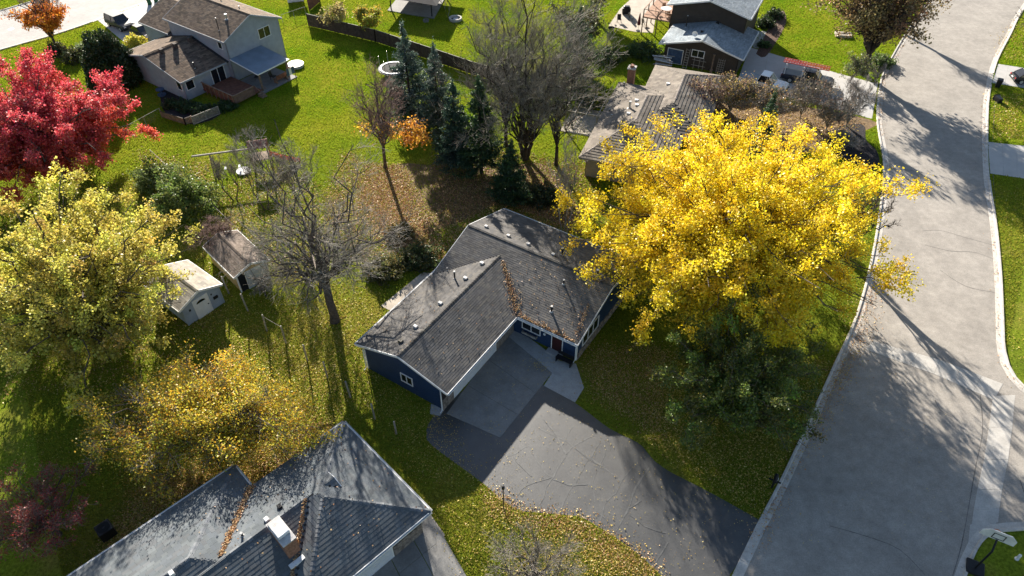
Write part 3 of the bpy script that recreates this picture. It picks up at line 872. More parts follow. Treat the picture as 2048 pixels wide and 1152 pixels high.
# --- split level grey house, upper left
nw = frame_root('split_level_house', 'grey split level house with brown shingle roofs and rear porch', (-34.7, 81.4), 35.5)
nW = Block(-13.5, -.7, -6.6, 1.0, 2.6, x0=.26, x1=.245)
brown = [(.15, .115, .09), (.12, .09, .07), (.18, .135, .10), (.10, .08, .065), (.16, .12, .09)]
NU = Block(-12.2, 0, 0, 9.0, 5.3, y0=.42, y1=.42); NG = Block(-18.6, -12.0, -.1, 9.2, 3.3, y0=.42, y1=.42)
NB = [NU, nW, NG]
ro = make_roof(nw, NB, brown, .24, .45, .013, fascia=M_GREYSID, gut=False)
ridge_caps(ro[0], (-12.2, 4.5, 7.21), (0, 4.5, 7.21), [(.09, .07, .055), (.13, .1, .08)], .06)
ridge_caps(ro[1], (-7.0, -6.6, 2.6 + .245 * 6.3 + .06), (-7.0, .4, 2.6 + .245 * 6.3 + .06), [(.09, .07, .055), (.13, .1, .08)], .04)
walls(nw, -11.9, -.35, .35, 8.65, [NU], M_GREYSID); walls(nw, -13, -1.1, -6.2, .34, [nW], M_GREYSID, skip=('y1',)); walls(nw, -18.3, -12.2, .3, 8.8, [NG], M_GREYSID)
opening(nw, 'window', 'x', -.35, 5.3, 7.0, 3.7, 4.9); opening(nw, 'window', 'y', .35, -1.9, -1.2, 4.0, 4.8, panes=1, outward=-1)
opening(nw, 'sliding_door', 'x', -1.1, -2.2, -.4, .4, 2.3, fw=.09); opening(nw, 'window', 'x', -1.1, -5.8, -4.8, 1.2, 2.2, panes=1); opening(nw, 'window', 'y', -6.2, -2.3, -1.5, 1.2, 2.2, panes=1, outward=-1)
for y in (-4.6, -2.7, -.6):
    z = roof_h(NB, -6.3, y); MB().box(-6.6, -6.1, y - .22, y + .22, z - .2, z + .55).build('roof_vent', M_BARK, nw, bevel=.03)
roof_pipe(nw, NB, -2.2, 1.2, 1.5, .05); roof_pipe(nw, NB, -2.6, 2.9, .6, .13, M_METAL); roof_pipe(nw, NB, -3.5, 5.6, .3, .06); roof_pipe(nw, NB, -7.5, 5.9, .3, .06); roof_pipe(nw, NB, -1.9, -3.6, .7, .05)
cn = MB(); cn.add([(-.3, .4, 2.95), (4.8, .3, 2.45), (4.7, 5.2, 2.45), (-.3, 5.2, 2.95), (-.3, .4, 2.87), (4.8, .3, 2.37), (4.7, 5.2, 2.37), (-.3, 5.2, 2.87)], [(0, 1, 2, 3), (7, 6, 5, 4), (0, 4, 5, 1), (1, 5, 6, 2), (2, 6, 7, 3), (3, 7, 4, 0)])
cn = cn.build('porch_roof', M_CANOPY, nw)
MB().beam((4.82, .25, 2.4), (4.72, 5.25, 2.4), .06, .14).build('fascia', M_WHITE, cn); MB().beam((-.3, .33, 2.9), (4.82, .23, 2.4), .06, .12).build('fascia', M_WHITE, cn)
for x, y in ((4.5, .6), (4.4, 4.9)): MB().box(x - .09, x + .09, y - .09, y + .09, .1, 2.38).build('porch_post', M_WOOD, nw)
dk = MB().box(-1.05, 4.9, -3.9, .2, .42, .5).build('deck', M_REDWOOD, nw)
for i in range(26): MB().box(-1.0 + i * .227, -.80 + i * .227, -3.9, .2, .502, .53).build('deck_board', M_REDWOOD, dk)
for i in range(7): MB().box(-.4 + i * .86, -.3 + i * .86, -3.95, -3.85, .05, 1.5).build('rail_post', M_WOOD, dk)
MB().box(-1, 5.0, -3.97, -3.83, 1.45, 1.52).build('rail', M_WOOD, dk)
for i in range(38): MB().box(-.95 + i * .155, -.83 + i * .155, -3.88, -3.86, .35, 1.45).build('baluster', M_REDWOOD, dk)
for i in range(19): MB().box(4.9, 4.93, -3.8 + i * .16, -3.72 + i * .16, .35, 1.4).build('baluster', M_WOOD, dk)
MB().box(4.85, 4.98, -3.85, -.7, 1.4, 1.47).build('rail', M_WOOD, dk)
for k in range(3): MB().box(5.0 + k * .3, 5.28 + k * .3, -.6, .1, 0, .38 - k * .13).build('step', M_WOOD, dk)
for y in (-.7, .15): MB().beam((4.95, y, 1.4), (5.9, y, .95), .06, .08).build('hand_rail', M_WOOD, dk)
MB().box(0, 5.1, .3, 5.6, .01, .1).build('porch_slab', M_APRON, nw)
# --- tan roofed house behind the yellow tree
th_ = frame_root('tan_roof_house', 'low house with taupe shake roof half hidden by the yellow maple', tuple(gp(1175, 318, 2.5))[:2], 20)
tA = Block(-.9, 8.4, 0, 17.1, 2.5, x0=.36, x1=.30, y0=.225, y1=.31)
tB = Block(2.3, 10.6, 7.5, 22.9, 2.5, x0=.37, x1=.36, y1=.36, y0=.36)
TB = [tA, tB]
taupe = [(.2, .177, .15), (.18, .16, .138), (.215, .187, .16), (.168, .148, .13)]
ro = make_roof(th_, TB, taupe, .40, .5, .036, fascia=M_TANSID, gut=False, sj=.35, edge=.15)
tcap = [(.2, .18, .16), (.25, .22, .2)]
ap = (3.33, 6.8, 2.5 + .36 * 4.23)
ridge_caps(ro[0], ap, (3.33, 12.1, ap[2] + .02), tcap); ridge_caps(ro[0], (8.3, .1, 2.53), ap, tcap, .04); ridge_caps(ro[0], (-.9, 0, 2.52), ap, tcap, .04); ridge_caps(ro[0], (-.9, 17.1, 2.52), (3.33, 12.2, ap[2]), tcap, .04)
ridge_caps(ro[1], (6.4, 12.5, 4.03), (6.4, 18.7, 4.03), tcap); ridge_caps(ro[1], (2.3, 22.9, 2.52), (6.4, 18.75, 4.0), tcap, .04); ridge_caps(ro[1], (10.6, 22.9, 2.52), (6.5, 18.75, 4.0), tcap, .04)
walls(th_, -.3, 7.8, .6, 16.5, [tA], M_TANSID); walls(th_, 2.9, 10.0, 16.4, 22.3, [tB], M_TANSID, skip=('y0',))
opening(th_, 'window', 'y', .6, 5.2, 6.8, 1.0, 2.0, outward=-1)
ch = MB().box(-.05, .75, 17.25, 18.15, 0, 4.2).build('chimney', M_BRICK, th_); MB().box(-.12, .82, 17.18, 18.22, 4.2, 4.32).build('crown', M_CONC, ch); MB().box(.15, .55, 17.45, 17.95, 4.32, 4.6).build('flue', M_BRICK, ch)
for x, y in ((2.7, 10.0), (2.4, 11.2), (2.2, 8.2), (4.9, 16.6)): box_vent(th_, TB, x, y, .2, M_WHITE)
roof_pipe(th_, TB, 2.0, 9.6, .8, .13, M_METAL); roof_pipe(th_, TB, -.1, 9.3, .4, .05); roof_pipe(th_, TB, 0, 15.6, .5, .06); roof_pipe(th_, TB, .4, 8.2, .2, .08)

# --- brown house, top right
br = frame_root('brown_house', 'dark brown two level house with blue grey roofs and white fascia', tuple(gp(1486, 120, 2.6))[:2], 26)
rL = Block(-10.75, 0, .1, 9.2, 2.6, x0=.26, x1=.26)
rU = Block(-11.9, -.95, 6.05, 17.5, 5.3, x0=.26, x1=.26)
RB = [rL, rU]
bluegrey = [(.245, .275, .30), (.22, .25, .275), (.27, .30, .32), (.235, .262, .285)]
ro = make_roof(br, [rL], bluegrey, .18, .4, .006, fascia=M_WHITE); ro2 = make_roof(br, [rU], bluegrey, .18, .4, .006, fascia=M_WHITE)
ridge_caps(ro[0], (-5.375, .1, 4.01), (-5.375, 6.4, 4.01), [(.22, .25, .275), (.25, .28, .3)], .04); ridge_caps(ro2[0], (-6.425, 6.05, 6.74), (-6.425, 17.5, 6.74), [(.22, .25, .275), (.25, .28, .3)], .04)
walls(br, -10.1, -.6, .75, 8.8, [rL], M_BRSID); walls(br, -11.3, -1.5, 6.7, 17, [rU], M_BRSID)
opening(br, 'window', 'y', .75, -6.5, -5.0, 1.5, 2.3, outward=-1, fw=.09)
opening(br, 'side_door', 'y', .75, -9.6, -7.7, .05, 1.9, outward=-1, panel=M_BLUEP, fw=.09)
box_vent(br, [rL], -6.2, 3.0, .16, M_BLACK); box_vent(br, [rL], -5.0, 6.3, .2, M_BLACK); roof_pipe(br, [rL], -8.8, 5.2, 1.5, .07)
z = roof_h([rL], -6.6, 1.5); dish = MB()
for k in range(12):
    a0, a1 = 2 * pi * k / 12, 2 * pi * (k + 1) / 12
    dish.add([(-6.7, 1.5, z + .42), (-6.7 + .38 * cos(a0), 1.36 - .1, z + .46 + .34 * sin(a0)), (-6.7 + .38 * cos(a1), 1.36 - .1, z + .46 + .34 * sin(a1))], [(0, 1, 2)])
dish.tube([(-6.7, 1.52, z - .02), (-6.7, 1.5, z + .42)], .03, 6); dish.build('satellite_dish', M_WHITE, br)
dk = MB().box(-15.4, -11.35, 7.2, 14.0, 2.45, 2.6).build('deck', M_DECKW, br)
for i in range(26): MB().box(-15.4 + i * .156, -15.26 + i * .156, 7.2, 14.0, 2.602, 2.63).build('deck_board', M_DECKW, dk)
for x, y in ((-15.3, 7.3), (-13.3, 7.3), (-11.5, 7.3), (-15.3, 9.5), (-15.3, 11.7), (-15.3, 13.9)): MB().box(x - .06, x + .06, y - .06, y + .06, 0, 3.6).build('rail_post', M_WOOD, dk)
MB().beam((-15.3, 7.3, 3.6), (-11.4, 7.3, 3.6), .1, .06).build('rail', M_WOOD, dk); MB().beam((-15.3, 7.3, 3.6), (-15.3, 14, 3.6), .1, .06).build('rail', M_DECKW, dk)
MB().beam((-15.3, 7.3, 2.95), (-11.4, 7.3, 2.95), .05, .05).build('rail', M_WOOD, dk)

# ---------------------------------------------------------------- sheds, yard things, vehicles
def shed(name, label, o, az, x0, x1, y0, y1, ez, pitch, siding, roofcol, oh=.3, expo=.2):
    r = thing(name, label, 'shed', (o[0], o[1], 0), -rad(az))
    b = Block(x0 - oh * .6, x1 + oh * .4, y0 - oh, y1 + oh, ez, y0=pitch, y1=pitch)
    ro = make_roof(r, [b], roofcol, expo, .4, .01, gut=False)
    ym = (y0 + y1) / 2; ridge_caps(ro[0], (b.x0, ym, b.ez + pitch * (b.y1 - ym) + .012), (b.x1, ym, b.ez + pitch * (b.y1 - ym) + .012), roofcol[:2], .05)
    walls(r, x0, x1, y0, y1, [b], siding, .1)
    return r, b


sa, b = shed('garden_shed', 'pale blue grey garden shed with a white door', gp(449, 605), 38, -4.6, 0, -3.42, 0, 2.0, .40, M_SHEDSID, [(.33, .30, .26), (.29, .27, .24), (.36, .33, .28)], .33)
d = opening(sa, 'door', 'x', 0, -2.45, -1.15, .06, 1.95, panel=M_WHITE, fw=.06)
fan = MB(); fan.add([(.045, -1.8 + .42 * cos(pi * k / 8), 1.5 + .26 * sin(pi * k / 8)) for k in range(9)], [tuple(range(9))]); fan.build('fanlight', M_GLASS, d)
MB().tube([(.04, -1.3, .95), (.1, -1.3, .95)], .05, 8).build('handle', M_BLACK, d)
MB().box(.01, .1, -.75, -.35, .95, 1.2).build('wall_planter', M_BLACK, sa); MB().box(.01, .05, -.85, -.75, 1.5, 1.65).build('wall_ornament', M_BLACK, sa)
MB().box(.01, .05, -2.95, -2.8, 1.25, 1.45).build('wall_lamp', M_BLACK, sa)
for y in (-3.42, 0): MB().box(-.04, .02, y - .05, y + .05, 0, 1.95).build('corner_board', M_SHEDSID, sa)
sb, b = shed('utility_shed', 'tan walled utility shed with a brown roof under bare twigs', gp(484, 585), 46, -5.4, 0, 0, 2.85, 1.95, .38, M_YELSID, [(.19, .155, .13), (.16, .13, .11), (.22, .18, .155)], .25)
d = opening(sb, 'door', 'x', 0, .75, 2.75, .05, 1.85, panel=mat('grey_white_door', (.46, .49, .52), .6, .2, 1.2), fw=.05)
MB().box(.003, .02, .08, .68, .03, 1.9).build('doorway_shade', M_DARK, sb)  # flat dark sheet on the wall; the opening's inner shade is its colour
MB().box(-.03, .05, -.06, .05, 0, 1.95).build('corner_board', M_WHITE, sb)


def post(px, py, h, label, w=.1, lean=0.0, m=M_GREYW):
    p = gp(px, py)
    o = MB().add([(sx * w / 2 + (lean * h if z else 0), sy * w / 2, z) for z in (0, h) for sx, sy in ((-1, -1), (1, -1), (1, 1), (-1, 1))],
                 [(3, 2, 1, 0), (4, 5, 6, 7), (0, 1, 5, 4), (1, 2, 6, 5), (2, 3, 7, 6), (3, 0, 4, 7)]).build('fence_post', m, None, bevel=.012)
    o.location = p; return tag(o, label, 'post', 'weathered posts along the lot line')


ords = ['first', 'second', 'third', 'fourth', 'fifth', 'sixth', 'seventh', 'eighth']
PP = [(458, 587, 2.0), (496, 622, 2.0), (534, 662, 1.9), (572, 686, 2.0), (615, 722, 1.9), (655, 756, 1.9), (701, 795, 1.9), (750, 838, 1.8), (793, 868, 1.5)]
for i, (x, y, h) in enumerate(PP):
    if i == 0: lab = 'weathered grey post standing between the two sheds'
    elif i == len(PP) - 1: lab = 'short pale post in the shade below the blue garage wall'
    else: lab = 'weathered grey post, %s in the line running right from the sheds' % ords[i - 1]
    post(x, y, h, lab, .11, random.uniform(-.05, .05))
wl = [gp(*PP[i][:2]) + Vector((0, 0, PP[i][2] - .1)) for i in (2, 3)]
tag(MB().tube(wl, .012, 5).build('wire', M_TWIGP), 'thin wire strung between two weathered posts near the sheds', 'wire')
for ln, lab in (([(300, 300), (345, 342)], 'pale fence rail beside the red maple'), ([(415, 400), (475, 458)], 'pale fence rail between green bush and utility shed')):
    a, b_ = (gp(*q, 1.1) for q in ln)
    r = thing('fence_rail', lab, 'fence', (a.x, a.y, 0)); MB().tube([Vector((0, 0, 1.1)), b_ - Vector((a.x, a.y, 0))], .025, 6).build('rail', M_TWIGP, r)
    for q in (Vector((0, 0, 0)), Vector((b_.x - a.x, b_.y - a.y, 0))): MB().tube([q, q + Vector((0, 0, 1.12))], .03, 6).build('post', M_METAL, r)


def board_fence(label, pts, h, m, name='wood_fence', bay=2.4, bw=.145, cap=M_FENCE):
    P = ppoly(pts); o = P[0]; r = thing(name, label, 'fence', (o.x, o.y, 0))
    for a, b_ in zip(P[:-1], P[1:]):
        a, b_ = a - o, b_ - o; L = (b_ - a).length; d = (b_ - a) / L; n = max(1, round(L / bay))
        nn = Vector((d.y, -d.x, 0))
        for k in range(n + 1):
            q = a + d * (L * k / n); MB().box(q.x - .06, q.x + .06, q.y - .06, q.y + .06, 0, h + .08).build('post', m, r)
        for k in range(n):
            q0, q1 = a + d * (L * k / n), a + d * (L * (k + 1) / n); l = (q1 - q0).length; nb = int(l / bw)
            pb = MB()
            for i in range(nb):
                s = q0 + d * (l * (i + .5) / nb); j = random.uniform(-.006, .006)
                pb.beam(s + Vector((0, 0, .04)) + nn * j, s + Vector((0, 0, h + random.uniform(-.01, .01))) + nn * j, bw - .012, .022, up=nn)
            pb.build('fence_panel', m, r)
            cp = MB(); cp.beam(q0 + Vector((0, 0, h + .02)), q1 + Vector((0, 0, h + .02)), .08, .035); cp.build('top_rail', cap, r)
    return r


board_fence('dark wooden privacy fence between the two back lawns', [(618, 52), (752, 84), (872, 124), (947, 150), (1010, 168)], 1.75, M_FENCE, cap=M_GREYW)
board_fence('brown board fence at the top edge, end on', [(640, 4), (619, 22)], 1.8, M_REDWOOD)


def mesh_fence(label, pts, h, m=M_METAL, step=.5, cat='fence', name='chain_link_fence'):
    P = ppoly(pts); o = P[0]; r = thing(name, label, cat, (o.x, o.y, 0))
    for a, b_ in zip(P[:-1], P[1:]):
        a, b_ = a - o, b_ - o; L = (b_ - a).length; d = (b_ - a) / L; n = max(1, round(L / 2.5))
        for k in range(n + 1):
            q = a + d * (L * k / n); MB().tube([q, q + Vector((0, 0, h))], .03, 6).build('post', m, r)
        MB().tube([a + Vector((0, 0, h)), b_ + Vector((0, 0, h))], .025, 6).build('rail', m, r)
        w = MB(); s = 0.0
        while s < L:
            for e in (-1, 1):
                s2 = s + e * h
                if 0 <= s2 <= L: w.beam(a + d * s, a + d * s2 + Vector((0, 0, h)), .004, .004)
            s += step
        w.build('mesh', m, r)
    return r


mesh_fence('chain link fence right of the grey split level house', [(566, 46), (612, 30)], 1.2, M_GREYW)
mesh_fence('low wire fence between red maple and planting bed', [(262, 270), (325, 235)], 1.2, M_GREYW, .2)
board_fence('low weathered board fence round the planting bed', [(325, 235), (372, 250), (386, 245)], .8, M_WOOD, 'bed_fence', 1.6)
# lattice panels
la, lb = gp(388, 250), gp(441, 228)
lt = thing('lattice_screen', 'white lattice screen standing on the shaded lawn', 'lattice', (la.x, la.y, 0), atan2(lb.y - la.y, lb.x - la.x))
Ll = (lb - la).length
for k in range(2):
    s0, s1 = Ll * k / 2, Ll * (k + 1) / 2 - .05
    f = MB()
    for z in (.08, 1.02): f.box(s0, s1, -.03, .03, z - .04, z + .04)
    for s in (s0, s1): f.box(s - .04, s + .04, -.03, .03, 0, 1.06)
    f = f.build('frame', M_GREYW, lt)
    sl = MB(); s = s0
    n = int((s1 - s0) / .17)
    for i in range(-6, n + 7):
        for e in (-1, 1):
            xa = s0 + i * .17; xb = xa + e * .94
            ta, tb = 0.0, 1.0
            for lim, sg in ((s0, 1), (s1, -1)):
                fa, fb = sg * (xa - lim), sg * (xb - lim)
                if fa < 0 and fb < 0: ta, tb = 1, 0; break
                if fa < 0: ta = max(ta, fa / (fa - fb))
                elif fb < 0: tb = min(tb, fa / (fa - fb))
            if tb - ta > .05: sl.beam((xa + (xb - xa) * ta, .006 * e, .08 + .94 * ta), (xa + (xb - xa) * tb, .006 * e, .08 + .94 * tb), .035, .01, up=(0, 1, 0))
    sl.build('slats', M_GREYW, f)

# swing set
a, b_ = gp(414, 312 + 38), gp(530, 292 + 42)
ss = thing('swing_set', 'wooden swing set with an orange slide behind bare trees', 'swing set', (a.x, a.y, 0), atan2(b_.y - a.y, b_.x - a.x)); Ls = (b_ - a).length
MB().beam((-.8, 0, 2.4), (Ls, 0, 2.4), .14, .16).build('top_beam', M_GREYW, ss)
for s in (-1, 1): MB().beam((.9, 0, 2.35), (.9, s * 1.1, 0), .1, .1).build('leg', M_WOOD, ss)
for x in (Ls - 1.0, Ls + .8):
    for y in (-.8, .8): MB().box(x - .06, x + .06, y - .06, y + .06, 0, 2.9).build('tower_post', M_WOOD, ss)
MB().box(Ls - 1.0, Ls + .8, -.8, .8, 1.35, 1.43).build('platform', M_WOOD, ss)
MB().add([(Ls - 1.1, -.9, 2.8), (Ls + .9, -.9, 2.8), (Ls + .9, 0, 3.3), (Ls - 1.1, 0, 3.3), (Ls + .9, .9, 2.8), (Ls - 1.1, .9, 2.8)], [(0, 1, 2, 3), (3, 2, 4, 5)]).build('canopy', mat('worn_canopy', (.30, .13, .10), .8, .4, 2.5), ss)
sd = []
for i in range(7):
    t = i / 6; x = Ls + .8 + 2.9 * t; z = 1.35 * (1 - t) ** 1.2 + .12
    sd += [(x, -.32, z + .2), (x, -.28, z), (x, .28, z), (x, .32, z + .2)]
MB().add(sd, [(i * 4 + k, i * 4 + k + 1, i * 4 + 4 + k + 1, i * 4 + 4 + k) for i in range(6) for k in range(3)]).build('slide', M_ORANGE, ss)
for x in (2.0, 3.4):
    for y in (-.22, .22): MB().tube([(x, y, 2.35), (x, y, .55)], .012, 5).build('chain', M_METAL, ss)
    MB().box(x - .1, x + .1, -.28, .28, .5, .55).build('seat', M_BLUEP, ss)
p = gp(488, 344); MB().ring((0, 0), 0.02, .75, .1, .2, 20).build('saucer', M_CANVAS).location = p
tag(bpy.data.objects['saucer'], 'round pale saucer toy lying below the swing set', 'toy')

# fire ring, trampoline, gazebo
p = gp(911, 40); fr = thing('fire_ring', 'round stone fire ring on the sunlit lawn', 'fire pit', p)
for k in range(14):
    a = 2 * pi * k / 14
    s = MB().box(-.2, .2, -.12, .12, 0, .38).build('stone', M_CONC, fr, bevel=.03); s.location = (.83 * cos(a), .83 * sin(a), 0); s.rotation_euler = (0, 0, a + pi / 2)
MB().ring((0, 0), 0, .7, .0, .06, 14).build('ash', M_DARK, fr)
for k in range(3): MB().beam((-.3, -.2 + k * .2, .15), (.35, -.25 + k * .25, .2), .12, .1).build('log', M_CANVAS, fr)
p = gp(788, 148); tr = thing('trampoline', 'round trampoline with pale net behind the blue spruce', 'trampoline', p)
MB().ring((0, 0), 1.5, 1.75, .78, .88, 28).build('rim', M_BLUEP, tr); MB().ring((0, 0), 0, 1.5, .80, .82, 28).build('mat', M_DARK, tr)
for k in range(6):
    a = 2 * pi * k / 6; MB().tube([(1.7 * cos(a), 1.7 * sin(a), 0), (1.7 * cos(a), 1.7 * sin(a), 2.4)], .035, 6).build('pole', M_METAL, tr)
MB().ring((0, 0), 1.72, 1.95, .7, .80, 28).build('skirt', M_APRON, tr)
q = [gp(775, 22), gp(868, 38), gp(895, -12), gp(810, -22)]; o = q[0]
gz = thing('gazebo', 'dark roofed gazebo on a paved pad at the top edge', 'gazebo', (o.x, o.y, 0)); pad = [(v - o) for v in q]
PAVED.append([(v.x, v.y) for v in q])
MB().prism([(v.x, v.y) for v in pad], .0, .12).build('pad', M_APRON, gz)
cc = sum(pad, Vector()) / 4
for v in pad:
    w = v.lerp(cc, .12); MB().box(w.x - .08, w.x + .08, w.y - .08, w.y + .08, .1, 2.5).build('post', M_BLACK, gz)
ev = [(cc + (v - cc) * 1.25) for v in pad]
MB().add([(v.x, v.y, 2.5) for v in ev] + [(cc.x, cc.y, 3.9)], [(i, (i + 1) % 4, 4) for i in range(4)] + [(3, 2, 1, 0)]).build('roof', M_ROOFUND, gz)
for i, (dx, dy) in enumerate(((-1.0, .3), (.6, -.6), (1.2, .7))):
    c0 = cc + Vector((dx, dy, .12)); ch = thing('patio_chair', ['dark chair at the left under the gazebo', 'dark chair at the front under the gazebo', 'dark chair at the right under the gazebo'][i], 'chair', gp(775, 22) + c0, .6 * i, 'chairs under the gazebo')
    MB().box(-.3, .3, -.3, .3, .4, .46).build('seat', M_REDWOOD, ch); MB().beam((0, .3, .4), (0, .45, 1.0), .6, .04, up=(0, 1, 0)).build('backrest', M_REDWOOD, ch)
    for sx in (-.26, .26):
        for sy in (-.26, .26): MB().box(sx - .03, sx + .03, sy - .03, sy + .03, 0, .4).build('leg', M_BLACK, ch)
p = gp(852, 43); fp = MB().ring((0, 0), .3, .42, 0, .3, 18).build('planter_ring', M_APRON); fp.location = p; tag(fp, 'small round planter ring at the corner of the gazebo pad', 'planter')
p = gp(592, 4); ut = thing('white_shed', 'small white shed cut off by the top edge', 'shed', p, .3)
MB().box(-1.2, 1.2, 0, 2.4, 0, 1.9).build('wall', M_WHITE2, ut); MB().add([(-1.4, -.2, 1.9), (1.4, -.2, 1.9), (1.4, 1.2, 2.5), (-1.4, 1.2, 2.5), (1.4, 2.6, 1.9), (-1.4, 2.6, 1.9)], [(0, 1, 2, 3), (3, 2, 4, 5)]).build('roof', M_CONC, ut)

# porch things at the split level house
R35 = -rad(35.5)


def nwp(x, y, z=0): a = rad(35.5); return Vector((-34.7 + x * cos(a) + y * sin(a), 81.4 - x * sin(a) + y * cos(a), z))


pool = MB().ring((0, 0), .9, 1.05, 0, .35, 24); pool.ring((0, 0), 0, .9, .0, .28, 24); pool = pool.build('paddling_pool', M_VENT); pool.location = nwp(2.6, 7.6); tag(pool, 'round pale tub on the lawn right of the porch', 'tub')
bb = MB().ring((0, 0), .1, .5, .0, .12, 18); bb.tube([(0, 0, 0), (0, 0, .7)], .08, 8); bb.ring((0, 0), 0, .5, .7, .8, 18); bb = bb.build('bird_bath', M_BLUEP); bb.location = gp(324, 190); tag(bb, 'blue bird bath in the bed by the grey house wall', 'bird bath')
for i, (x, y, lab) in enumerate(((1.6, 2.2, 'dark patio chair under the porch roof by the wall'), (3.2, 3.4, 'dark patio chair under the porch roof, outer side'))):
    ch = thing('patio_chair', lab, 'chair', nwp(x, y, .1), i * 1.3, 'chairs under the split level porch')
    MB().box(-.3, .3, -.3, .3, .38, .44).build('seat', M_BLACK, ch); MB().beam((0, .3, .4), (0, .42, .95), .6, .04, up=(0, 1, 0)).build('backrest', M_BLACK, ch)
    for sx in (-.26, .26):
        for sy in (-.26, .26): MB().box(sx - .02, sx + .02, sy - .02, sy + .02, 0, .38).build('leg', M_BLACK, ch)
gr = thing('swing_bench', 'wooden glider bench at the edge of the porch slab', 'bench', nwp(4.3, 3.6, .1), R35)
MB().box(-.3, .3, -.8, .8, .4, .46).build('seat', M_REDWOOD, gr); MB().box(.28, .34, -.8, .8, .46, 1.0).build('backrest', M_REDWOOD, gr)
for sy in (-.75, .75): MB().box(-.3, .34, sy - .04, sy + .04, 0, .6).build('leg', M_WOOD, gr)
mat_t = thing('towel_rack', 'blue and white towels hanging at the porch post', 'towels', nwp(5.1, 5.0), R35)
for k, mm in enumerate((M_BLUEP, M_WHITE, M_BLUEP)): MB().box(.0, .03, -.9 + k * .42, -.52 + k * .42, .7, 1.6).build('towel', mm, mat_t)
MB().box(-.02, .05, -.95, .4, 1.6, 1.65).build('bar', M_WOOD, mat_t)
for y in (-.92, .37): MB().box(-.02, .05, y - .03, y + .03, 0, 1.62).build('post', M_WOOD, mat_t)


# wheelie bins
def bin_(p, rz, label, m, group=None, lying=False):
    r = thing('wheelie_bin', label, 'bin', p, rz, group)
    b = MB().add([(-.24, -.24, 0), (.24, -.24, 0), (.24, .24, 0), (-.24, .24, 0), (-.31, -.31, .95), (.31, -.31, .95), (.31, .33, .95), (-.31, .33, .95)],
                 [(3, 2, 1, 0), (4, 5, 6, 7), (0, 1, 5, 4), (1, 2, 6, 5), (2, 3, 7, 6), (3, 0, 4, 7)]).build('body', m, r, bevel=.03)
    MB().add([(-.34, -.36, .96), (.34, -.36, .96), (.34, .36, .98), (-.34, .36, .98), (-.3, -.3, 1.04), (.3, -.3, 1.04), (.3, .3, 1.07), (-.3, .3, 1.07)],
             [(3, 2, 1, 0), (4, 5, 6, 7), (0, 1, 5, 4), (1, 2, 6, 5), (2, 3, 7, 6), (3, 0, 4, 7)]).build('lid', m, r, bevel=.02)
    MB().tube([(-.28, .38, .92), (.28, .38, .92)], .025, 6).build('handle', M_BLACK, r)
    for s in (-1, 1): MB().tube([(s * .22, .28, .12), (s * .3, .28, .12)], .12, 12).build('wheel', M_RUBBER, r)
    if lying: r.rotation_euler = (rad(-88), 0, rz); r.location.z = .32
    return r


bin_(gp(1994, 174), -.5, 'black wheelie bin standing by the kerb across the street', M_BLACK)
bin_(gp(1999, 207), .1, 'black wheelie bin lying on its back on the grass', M_BLACK, lying=True)
bin_(gp(300, 9), .4, 'green wheelie bin on the left of the pair at top left', M_GREEN, 'green bins on the top left driveway')
bin_(gp(313, 4), .4, 'green wheelie bin on the right of the pair at top left', M_GREEN, 'green bins on the top left driveway')
ac = thing('air_conditioner', 'dark air conditioner unit behind the grey hip roof house', 'air conditioner', gp(217, 1068), -rad(45))
MB().box(-.45, .45, -.45, .45, 0, .85).build('case', M_BLACK, ac, bevel=.04); MB().ring((0, 0), .1, .38, .85, .88, 20).build('fan_guard', M_DARK, ac)


# mailboxes, lamp post, basketball hoop
mb_ = thing('mailbox', 'black mailbox on a post by the driveway mouth', 'mailbox', gp(1543, 975), -.5)
MB().box(-.06, .06, -.06, .06, 0, 1.0).build('post', M_BLACK, mb_)
bx = MB(); n = 10; pr = [(-.13, 0), (.13, 0)] + [(.13 * cos(pi * k / n), .14 + .13 * sin(pi * k / n)) for k in range(n + 1)]
vs = [(x, y, 1.0 + z) for y in (-.3, .3) for x, z in pr]; k_ = len(pr)
bx.add(vs, [tuple(range(k_)), tuple(range(2 * k_ - 1, k_ - 1, -1))] + [(i, k_ + i, k_ + (i + 1) % k_, (i + 1) % k_) for i in range(k_)]); bx.build('box', M_BLACK, mb_)
MB().box(-.4, .4, -.05, .05, .82, .88).build('cross_arm', M_BLACK, mb_); MB().box(.14, .16, -.1, .02, 1.1, 1.3).build('flag', M_WHITE, mb_)
lp = thing('lamp_post', 'thin black yard lamp post beside the driveway', 'lamp post', gp(1007, 1018))
MB().tube([(0, 0, 0), (0, 0, 2.5)], .035, 8).build('post', M_BLACK, lp)
gl = MB(); gl.ring((0, 0), 0, .09, 2.5, 2.55, 10); gl.tube([(0, 0, 2.5), (0, 0, 2.6), (0, 0, 2.72), (0, 0, 2.78)], [.05, .11, .1, .03], 10); gl.build('lamp_head', M_BLACK, lp)
hb = gp(1928, 1128); ho = thing('basketball_hoop', 'white basketball backboard on a pole by the corner kerb', 'basketball hoop', hb + Vector((.5, -.3, 0)), rad(-28))
MB().tube([(0, 0, 0), (0, 0, 2.3), (0, .5, 2.85)], .06, 8).build('pole', M_BLACK, ho)
bo = MB(); pr = [(-.9, 2.75), (.9, 2.75), (.9, 3.2), (.55, 3.55), (-.55, 3.55), (-.9, 3.2)]
bo.add([(x, .6, z) for x, z in pr] + [(x, .55, z) for x, z in pr], [tuple(range(6)), tuple(range(11, 5, -1))] + [(i, 6 + i, 6 + (i + 1) % 6, (i + 1) % 6) for i in range(6)]); bo = bo.build('backboard', M_CANVAS, ho)
bo.rotation_euler = (0, 0, 0)
sq = MB()
